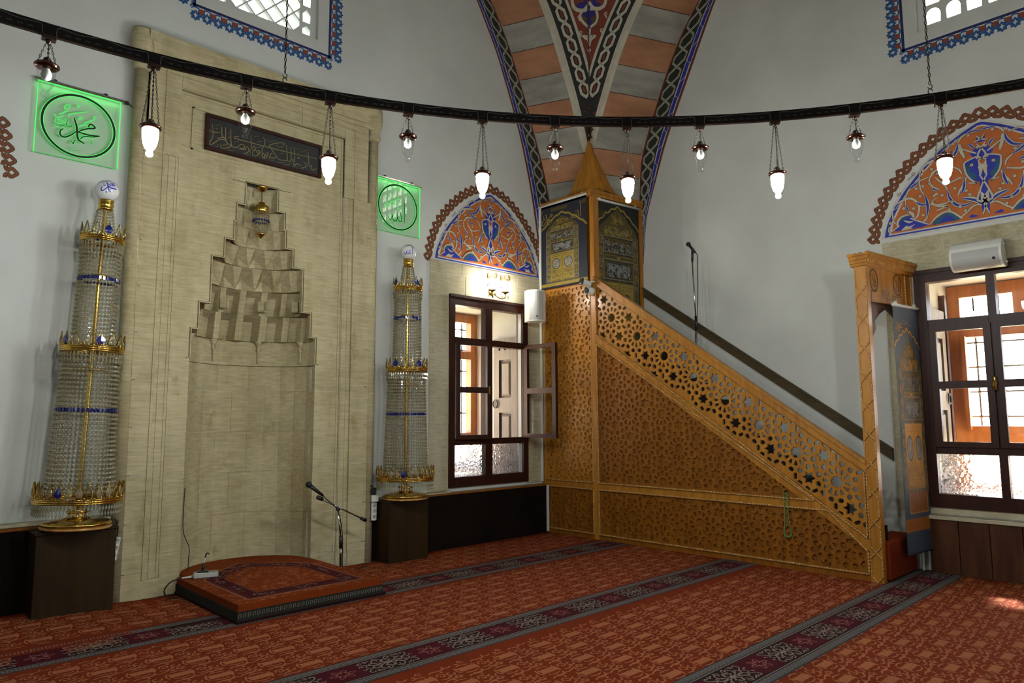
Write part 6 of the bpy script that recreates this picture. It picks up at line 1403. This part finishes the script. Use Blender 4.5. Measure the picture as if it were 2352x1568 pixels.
# ------------------------------------------------------------------ lit crystal wall sconce
sn = thing('wall_sconce', 'lit two armed crystal and brass wall sconce above the left window', 'wall lamp', (6.05, 6.69, 3.05))
b = MB('gold_dull'); b.s = True; b.T = Matrix.Translation((6.05, 6.69, 3.13)) @ Matrix.Rotation(rad(90), 4, 'X'); b.lathe([(.05, 0), (.05, .01), (.03, .025), (.012, .04)], 18); b.build('back_plate', sn)
for s, nm in ((-1, 'left'), (1, 'right')):
    ex, ey = 6.05+s*.115, 6.545
    b = MB('gold_dull'); b.s = True
    b.tube(smooth([(6.05, 6.66, 3.13), (6.05+s*.03, 6.62, 3.07), (6.05+s*.08, 6.57, 3.035), (ex, ey, 3.06), (ex, ey, 3.11)], 6), .008, 8)
    b.tube([(6.05+s*(.03+.02*math.cos(q)), 6.62, 3.10+.02*math.sin(q)) for q in [0, .8, 1.6, 2.4, 3.2, 4.0]], .004, 5)
    b.lathe([(.012, 3.09), (.02, 3.105), (.05, 3.118), (.054, 3.124), (.02, 3.126)], 18, (ex, ey, 0)); b.build('arm', sn)
    b = MB('lit_bulb'); b.s = True; b.lathe([(.012, 3.126), (.013, 3.16), (.022, 3.19), (.020, 3.22), (.008, 3.255), (.001, 3.27)], 12, (ex, ey, 0)); b.build('bulb', sn)
    b = MB('gold'); 
    for k in range(12):
        a = 2*PI*k/12; c = Vector((ex+.062*math.cos(a), ey+.062*math.sin(a), 3.30)); ax = Vector((-math.sin(a), math.cos(a), 0))
        b.tube([c+ax*u+Vector((0, 0, v)) for u, v in ((0, .038), (.011, .0), (.007, -.022), (-.007, -.022), (-.011, 0))], .003, 4, True)
    b.s = True; b.tube([(ex+.062*math.cos(2*PI*k/20), ey+.062*math.sin(2*PI*k/20), 3.275) for k in range(20)], .004, 5, True); b.build('crown', sn)
    b = MB('crystal')
    for k in range(14):
        a = 2*PI*k/14
        for q in range(8): b.lathe([(.0001, -.009), (.006, 0), (.0001, .009)], 4, (ex+.058*math.cos(a), ey+.058*math.sin(a), 3.26-.019*q), cap=False)
    for k in range(8):
        a = 2*PI*k/8; b.lathe([(.0001, -.032), (.009, -.012), (.004, .012), (.0001, .03)], 5, (ex+.05*math.cos(a), ey+.05*math.sin(a), 3.065), cap=False)
    b.build('crystal_drops', sn, 'stuff')
    b = MB('blue_crystal')
    for k in range(14): a = 2*PI*k/14; b.ball((ex+.06*math.cos(a), ey+.06*math.sin(a), 3.185), .008, 5, 4)
    b.build('blue_beads', sn, 'stuff')

# ------------------------------------------------------------------ microphone of the niche, power strips, cables
mc = thing('boom_microphone', 'microphone on a black boom stand at the right edge of the stone niche', 'microphone', (3.70, 6.30, 0))
b = MB('black_plastic'); b.s = True; b.lathe([(.12, .0), (.12, .012), (.03, .03), (.014, .05)], 20, (3.703, 6.30, 0)); b.build('base', mc)
b = MB('chrome'); b.s = True; b.tube([(3.703, 6.30, .03), (3.70, 6.30, .33)], .011, 8); b.tube([(3.70, 6.30, .32), (3.685, 6.30, .45), (3.664, 6.30, .60)], .009, 8); b.build('pole', mc)
b = MB('black_plastic'); b.s = True; b.tube([(3.702, 6.30, .24), (3.699, 6.30, .36)], .017, 8); b.tube([(3.650, 6.30, .635), (3.672, 6.30, .605)], .018, 8); b.build('clutch', mc)
b = MB('chrome'); b.s = True; b.tube([(3.455, 6.30, .745), (3.96, 6.30, .490)], .008, 8); b.build('boom', mc)
b = MB('black_plastic'); b.s = True; b.tube([(3.925, 6.30, .508), (3.985, 6.30, .478)], .017, 8); b.build('counterweight', mc)
b = MB('black_plastic'); b.s = True; b.tube([(3.435, 6.30, .755), (3.49, 6.30, .73)], .020, 8); b.tube([(3.495, 6.30, .765), (3.36, 6.30, .865)], [.013, .021], 10); b.build('handle', mc)
b = MB('iron'); b.s = True; b.ball((3.342, 6.30, .880), .030, 14, 10); b.build('grille_head', mc)
b = MB('black_plastic'); b.s = True; b.tube(smooth([(3.495, 6.30, .765), (3.54, 6.295, .72), (3.63, 6.29, .645), (3.672, 6.285, .56), (3.705, 6.285, .40), (3.715, 6.285, .25), (3.72, 6.285, .05), (3.80, 6.3, .006), (4.05, 6.4, .006)], 5), .005, 6); b.build('cable', mc)
b = MB('iron'); b.s = True; b.tube(smooth([(2.303, 6.59, .90), (2.297, 6.585, .62), (2.31, 6.585, .50), (2.40, 6.70, .36), (2.435, 6.80, .22), (2.43, 6.78, .142)], 6), .004, 5)
tag(b.build('niche_cable'), 'thin dark cable running down the left edge of the stone niche', 'cable')
pw = thing('power_adapter', 'grey power adapter block with plug lying on the rear left corner of the platform', 'power adapter', (2.42, 6.42, .135))
b = MB('grey_plastic'); b.T = Matrix.Translation((2.42, 6.42, .140)) @ Matrix.Rotation(rad(-20), 4, 'Z'); b.box(-.07, .13, -.05, .05, .0, .045, .008); b.build('block', pw)
b = MB('black_plastic'); b.T = Matrix.Translation((2.42, 6.42, .140)) @ Matrix.Rotation(rad(-20), 4, 'Z'); b.box(-.04, .05, -.04, .04, .045, .06, .006); b.s = True; b.tube([(0, 0, .05), (.01, 0, .12)], .014, 8); b.build('plug', pw)
b = MB('white_plastic'); b.T = Matrix.Translation((2.42, 6.42, .140)) @ Matrix.Rotation(rad(-20), 4, 'Z'); b.s = True; b.tube([(.01, 0, .12), (.018, 0, .165)], .006, 6); b.tube([(-.07, -.02, .02), (-.16, -.05, .018)], [.012, .006], 6); b.build('cable_ends', pw)
b = MB('black_plastic'); b.T = Matrix.Translation((2.42, 6.42, .140)) @ Matrix.Rotation(rad(-20), 4, 'Z'); b.s = True; b.tube(smooth([(.018, 0, .165), (.03, .01, .20), (.05, .03, .19)], 4), .006, 6); b.tube(smooth([(-.16, -.05, .018), (-.24, -.07, .0), (-.29, -.06, -.07), (-.26, -.05, -.128), (-.18, -.1, -.128)], 5), .006, 6); b.build('cable', pw)
def power_strip(label, x, z0, z1, tilt, nsock):
    t = thing('power_strip', label, 'power strip', (x, 6.55, z0))
    T = Matrix.Translation((x, 6.53, z0)) @ Matrix.Rotation(tilt, 4, 'Y')
    b = MB('white_plastic'); b.T = T; b.box(-.030, .030, -.016, .016, 0, z1-z0, .008); b.build('body', t)
    for k in range(nsock):
        b = MB('grey_plastic'); b.T = T @ Matrix.Translation((0, -.016, .045+.058*k)) @ Matrix.Rotation(rad(90), 4, 'X'); b.s = True; b.lathe([(.022, .0), (.022, .003), (.018, .003), (.016, .001)], 16); b.build('socket', t)
        b = MB('black_plastic'); b.T = T @ Matrix.Translation((0, -.019, .045+.058*k))
        for u in (-.008, .008): b.box(u-.003, u+.003, -.001, .001, -.003, .003)
        b.build('socket_holes', t)
    return t, T
t, T = power_strip('white three socket power strip with a black plug beside the right pedestal', 4.225, .43, .62, 0, 3)
b = MB('white_plastic'); b.box(4.19, 4.268, 6.505, 6.545, .625, .70, .006); b.build('switch_box', t)
b = MB('black_plastic'); b.box(4.185, 4.245, 6.50, 6.55, .70, .775, .014); b.s = True; b.tube(smooth([(4.21, 6.52, .77), (4.20, 6.53, .80), (4.185, 6.56, .78)], 4), .006, 6); b.build('plug', t)
t, T = power_strip('white power strip hanging beside the left pedestal next to the niche', 1.735, .36, .55, rad(8), 3)
b = MB('black_plastic'); b.s = True; b.tube(smooth([(1.76, 6.53, .54), (1.765, 6.53, .62), (1.74, 6.54, .70)], 4), .006, 6); b.tube(smooth([(1.75, 6.505, .52), (1.74, 6.49, .60), (1.76, 6.52, .68)], 4), .005, 6); b.build('cable', t)

# ------------------------------------------------------------------ lamp ring and its lamps
RC, RR, RZ = Vector((.285, -.91, 0)), 4.985, 3.5
rg = thing('lamp_ring', 'huge round black metal lamp ring hung on chains across the hall', 'lamp ring', (RC.x, RC.y, RZ))
b = MB('ring_metal'); n = 260; v = []
for k in range(n):
    a = 2*PI*k/n; c, s = math.cos(a), math.sin(a)
    for r, z in ((RR-.012, RZ-.066), (RR+.012, RZ-.066), (RR+.014, RZ-.004), (RR+.004, RZ), (RR-.004, RZ), (RR-.014, RZ-.004)): v.append((RC.x+r*c, RC.y+r*s, z))
b.add(v, [(k*6+i, k*6+(i+1) % 6, ((k+1) % n)*6+(i+1) % 6, ((k+1) % n)*6+i) for k in range(n) for i in range(6)]); b.build('band', rg)
def ringpt(deg, r, z): a = rad(deg); return (RC.x+r*math.cos(a), RC.y+r*math.sin(a), z)
b = MB('bronze'); b.s = True
for z in (RZ-.066,): b.tube([ringpt(360*k/n, RR-.010, z) for k in range(n)], .005, 5, True)
b.build('lower_bead', rg)
ST = 5.5455
ang0 = 85.74
d = Decal(lambda u, v, h: ringpt(u, RR-.013-h, RZ-.033+v))
for i in range(-2, 14):
    a0 = ang0-ST*i
    for sg in (1, -1):
        P = [(0.35, -.03), (.36, .0), (.45, .018), (.9, .016), (1.5, .012), (2.2, .020), (2.55, .028), (2.77, .03)]
        d.ribbon(smooth([(a0+sg*u, v) for u, v in P], 3), .0045, 'c_grey', .0012)
        for k in range(4): u = .8+.5*k; d.ribbon([(a0+sg*u, -.012), (a0+sg*(u+.08), -.004), (a0+sg*(u+.16), -.012), (a0+sg*(u+.24), -.006)], .0040, 'c_grey', .0012)
# ribbon widths are given in metres but u runs in degrees: rebuild with arc length
d2 = Decal(lambda u, v, h: ringpt(u/RR*180/PI, RR-.013-h, RZ-.033+v))
for i in range(-2, 14):
    a0 = (ang0-ST*i)*PI/180*RR; q = PI/180*RR
    for sg in (1, -1):
        P = [(0.35, -.03), (.36, .0), (.45, .018), (.9, .016), (1.5, .012), (2.2, .020), (2.55, .026), (2.77, .027)]
        d2.ribbon(smooth([(a0+sg*u*q, v) for u, v in P], 3), .0035, 'c_grey', .0012)
        for k in range(4): u = .8+.5*k; d2.ribbon([(a0+sg*u*q, -.014), (a0+sg*(u+.10)*q, -.006), (a0+sg*(u+.18)*q, -.014), (a0+sg*(u+.26)*q, -.008)], .0035, 'c_grey', .0012)
d2.build('painted_scrolls', rg)
b = MB('bronze')
for i in range(-2, 14):
    a0 = ang0-ST*i; x, y, z = ringpt(a0, RR, RZ); T0 = Matrix.Translation((x, y, z)) @ Matrix.Rotation(rad(a0), 4, 'Z'); b.T = T0; b.box(-.022, .022, -.032, .032, -.088, -.066, .003)
b.T = None; b.build('lamp_brackets', rg, 'stuff')
def chain(b, p, q, link_l=.016, r=.0018, w=.0042):
    p, q = Vector(p), Vector(q); dv = q-p; L = dv.length; dv.normalize(); x = dv.cross(Vector((0, 1, 0.1))).normalized(); y = dv.cross(x); n = max(1, int(L/(link_l*.82)))
    for k in range(n):
        c = p+dv*(L*(k+.5)/n); s = x if k % 2 else y
        b.tube([c+dv*(link_l*.5*math.cos(t))+s*(w*math.sin(t)) for t in [2*PI*j/6 for j in range(6)]], r, 4, True)
def sus(deg, name='suspension_chain'):
    b = MB('chain_metal'); x, y, z = ringpt(deg, RR, RZ)
    b.tube([(x+.012*math.cos(t)*math.sin(rad(deg)), y-.012*math.cos(t)*math.cos(rad(deg)), z+.012+.018*math.sin(t)) for t in [rad(200-290*k/10) for k in range(11)]], .003, 5)
    b.tube([(x+.012*math.cos(t)*math.sin(rad(deg)), y-.012*math.cos(t)*math.cos(rad(deg)), z+.046+.016*math.sin(t)) for t in [rad(-90+270*k/10) for k in range(11)]], .003, 5)
    top = Vector((RC.x+3.6*math.cos(rad(deg)), RC.y+3.6*math.sin(rad(deg)), ZC-.02)); s0 = Vector((x, y, z+.06)); chain(b, s0, s0+(top-s0)*.35, .035, .003, .008); b.tube([s0+(top-s0)*.35, top], .004, 5)
    b.build(name, rg)
def sus_vert(deg):
    b = MB('chain_metal'); x, y, z = ringpt(deg, RR, RZ); a = rad(deg)
    hk = [(x-.012*math.sin(a)*math.cos(t), y+.012*math.cos(a)*math.cos(t), z+.014+.016*math.sin(t)) for t in [rad(-60+240*k/9) for k in range(10)]]
    hk2 = [(x-.012*math.sin(a)*math.cos(t), y+.012*math.cos(a)*math.cos(t), z+.044+.014*math.sin(t)) for t in [rad(120+240*k/9) for k in range(10)]]
    b.tube(hk, .003, 5); b.tube(hk2, .003, 5); chain(b, (x, y, z+.058), (x, y, z+2.6), .030, .0028, .006); b.tube([(x, y, z+2.6), (x, y, ZC-.01)], .003, 5); b.build('suspension_chain', rg)
for dg in (72.2, 49.75, 25.3, 94.5, 3, 117, 139, 162, 184, 207, 229, 252, 274, 297, 319, 342): sus_vert(dg)
b = MB('bronze'); b.s = True; x, y, z = ringpt(49.95, RR, RZ)
for (dx, dz, r) in ((-.018, .030, .022), (.02, .026, .02), (0, .055, .018)): b.tube([(x+dx*.7+r*math.cos(t)*.7, y-dx*.7-r*math.cos(t)*.7, z+dz+r*math.sin(t)) for t in [2*PI*k/12 for k in range(12)]], .0035, 5, True)
b.build('ring_joint', rg)
lamp_labels = ['unlit clear glass ring lamp hanging in front of the larger green sign', 'lit white ring lamp hanging before the left colonnette of the stone niche', 'unlit clear glass ring lamp hanging over the left half of the framed inscription',
    'lit white ring lamp hanging before the right end of the framed inscription', 'unlit clear glass ring lamp hanging above the green sign right of the niche', 'lit white ring lamp hanging before the crest of the left lunette',
    'unlit clear glass ring lamp hanging left of the pulpit cone cap', 'lit white ring lamp hanging right of the cone cap before the stair face hanging', 'unlit clear glass ring lamp hanging above the stair microphone',
    'lit white ring lamp hanging before the bare right wall', 'unlit clear glass ring lamp between bare right wall and the right lunette', 'lit white ring lamp hanging before the blue flower of the right lunette']
def jar_profile(z):   # z of the rim
    return [(.0405, z), (.0415, z-.02), (.0405, z-.05), (.036, z-.082), (.028, z-.108), (.017, z-.124), (.0125, z-.129), (.0155, z-.136), (.0185, z-.146), (.0155, z-.156), (.006, z-.162), (.0005, z-.163)]
protos = {}
for i in range(12):
    lit = i % 2 == 1; dg = ang0-ST*i; x, y, z = ringpt(dg, RR, RZ-.088)
    t = thing('ring_lamp', lamp_labels[i], 'hanging lamp', (x, y, z), 'lamps hanging from the ring')
    t.rotation_euler = (0, 0, rad(dg-90))
    if lit not in protos:
        drop = .317 if lit else .118
        parts = []
        zr = -drop-.022
        b = MB('bronze'); b.s = True; b.lathe([(.014, 0), (.016, -.006), (.010, -.016), (.003, -.022)], 12); parts.append(('hook_cap', b.mesh('hook_cap')))
        for k in range(3):
            a = 2*PI*k/3+.5; b = MB('chain_metal'); chain(b, (.010*math.cos(a), .010*math.sin(a), -.012), (.050*math.cos(a), .050*math.sin(a), zr+.012)); parts.append(('chain', b.mesh('chain')))
        b = MB('chain_metal'); b.s = True; b.tube([(.002, 0, -.02), (.002, 0, zr+.04)], .0028, 6); parts.append(('cord', b.mesh('cord')))
        b = MB('copper'); b.s = True; b.lathe([(.036, zr-.012), (.050, zr-.008), (.0565, zr), (.0565, zr+.007), (.050, zr+.013), (.036, zr+.010), (.026, zr+.016), (.018, zr+.020)], 24); parts.append(('collar', b.mesh('collar')))
        b = MB('bronze'); b.s = True; b.lathe([(.019, zr+.012), (.0195, zr+.034), (.014, zr+.046), (.004, zr+.050)], 14); parts.append(('socket_cap', b.mesh('socket_cap')))
        b = MB('lit_glass' if lit else 'clear_glass'); b.s = True; b.lathe(jar_profile(zr), 20, cap=False); parts.append(('glass_jar', b.mesh('glass_jar')))
        if not lit:
            b = MB('white_plastic'); b.s = True; b.lathe([(.013, zr+.005), (.014, zr-.015), (.020, zr-.026), (.025, zr-.042), (.022, zr-.060), (.012, zr-.070), (.001, zr-.073)], 14); parts.append(('bulb', b.mesh('bulb')))
        protos[lit] = parts
    for nme, me in protos[lit]: link(nme, me, t)
# lamps of the same ring beyond the frame are lit as well; only the light of the nearest two is kept
# ------------------------------------------------------------------ outside
ex = struct('trim_5'); b = MB('limestone_pale'); b.box(-20, 40, -30, 40, -.9, -.6); b.build('yard_paving', ex)
b = MB('limestone_pale'); b.box(9.12, 9.76, .8, 2.5, 2.96, 3.06); b.build('window_hood', ex)  # unseen slab added to block sun through the right window's casements
pm('leaf', (0.62, 0.74, 0.45), (0.46, 0.60, 0.30), 3.0, 0.6); pm('bark', (0.16, 0.12, 0.08), None, 10, 0.9)
def tree(label, x, y, h, r, n):
    t = thing('garden_tree', label, 'tree', (x, y, -.6))
    b = MB('bark'); b.s = True; b.tube([(x, y, -.6), (x+.05, y, h*.5), (x, y+.1, h*.9)], [.12, .09, .03], 8); b.build('trunk', t)
    b = MB('leaf'); rr = random.Random(int(x*7+y))
    for k in range(n):
        a, e, q = rr.uniform(0, 6.28), rr.uniform(-1, 1), r*rr.random()**.4; s = math.sqrt(1-e*e)
        c = Vector((x+q*s*math.cos(a), y+q*s*math.sin(a), h+q*e*.8)); u = Vector((rr.uniform(-1, 1), rr.uniform(-1, 1), rr.uniform(-1, 1))).normalized()*.13; w = u.cross(Vector((rr.uniform(-1, 1), rr.uniform(-1, 1), rr.uniform(-1, 1)))).normalized()*.06
        b.add([c-u, c+w, c+u, c-w], [(0, 1, 2, 3)])
    b.build('leaves', t, 'stuff')
tree('leafy green tree outside behind the right window', 17.0, 4.2, 2.6, 1.7, 380)
tree('leafy green tree outside seen low through the right window', 16.0, 2.4, 1.2, 1.1, 200)
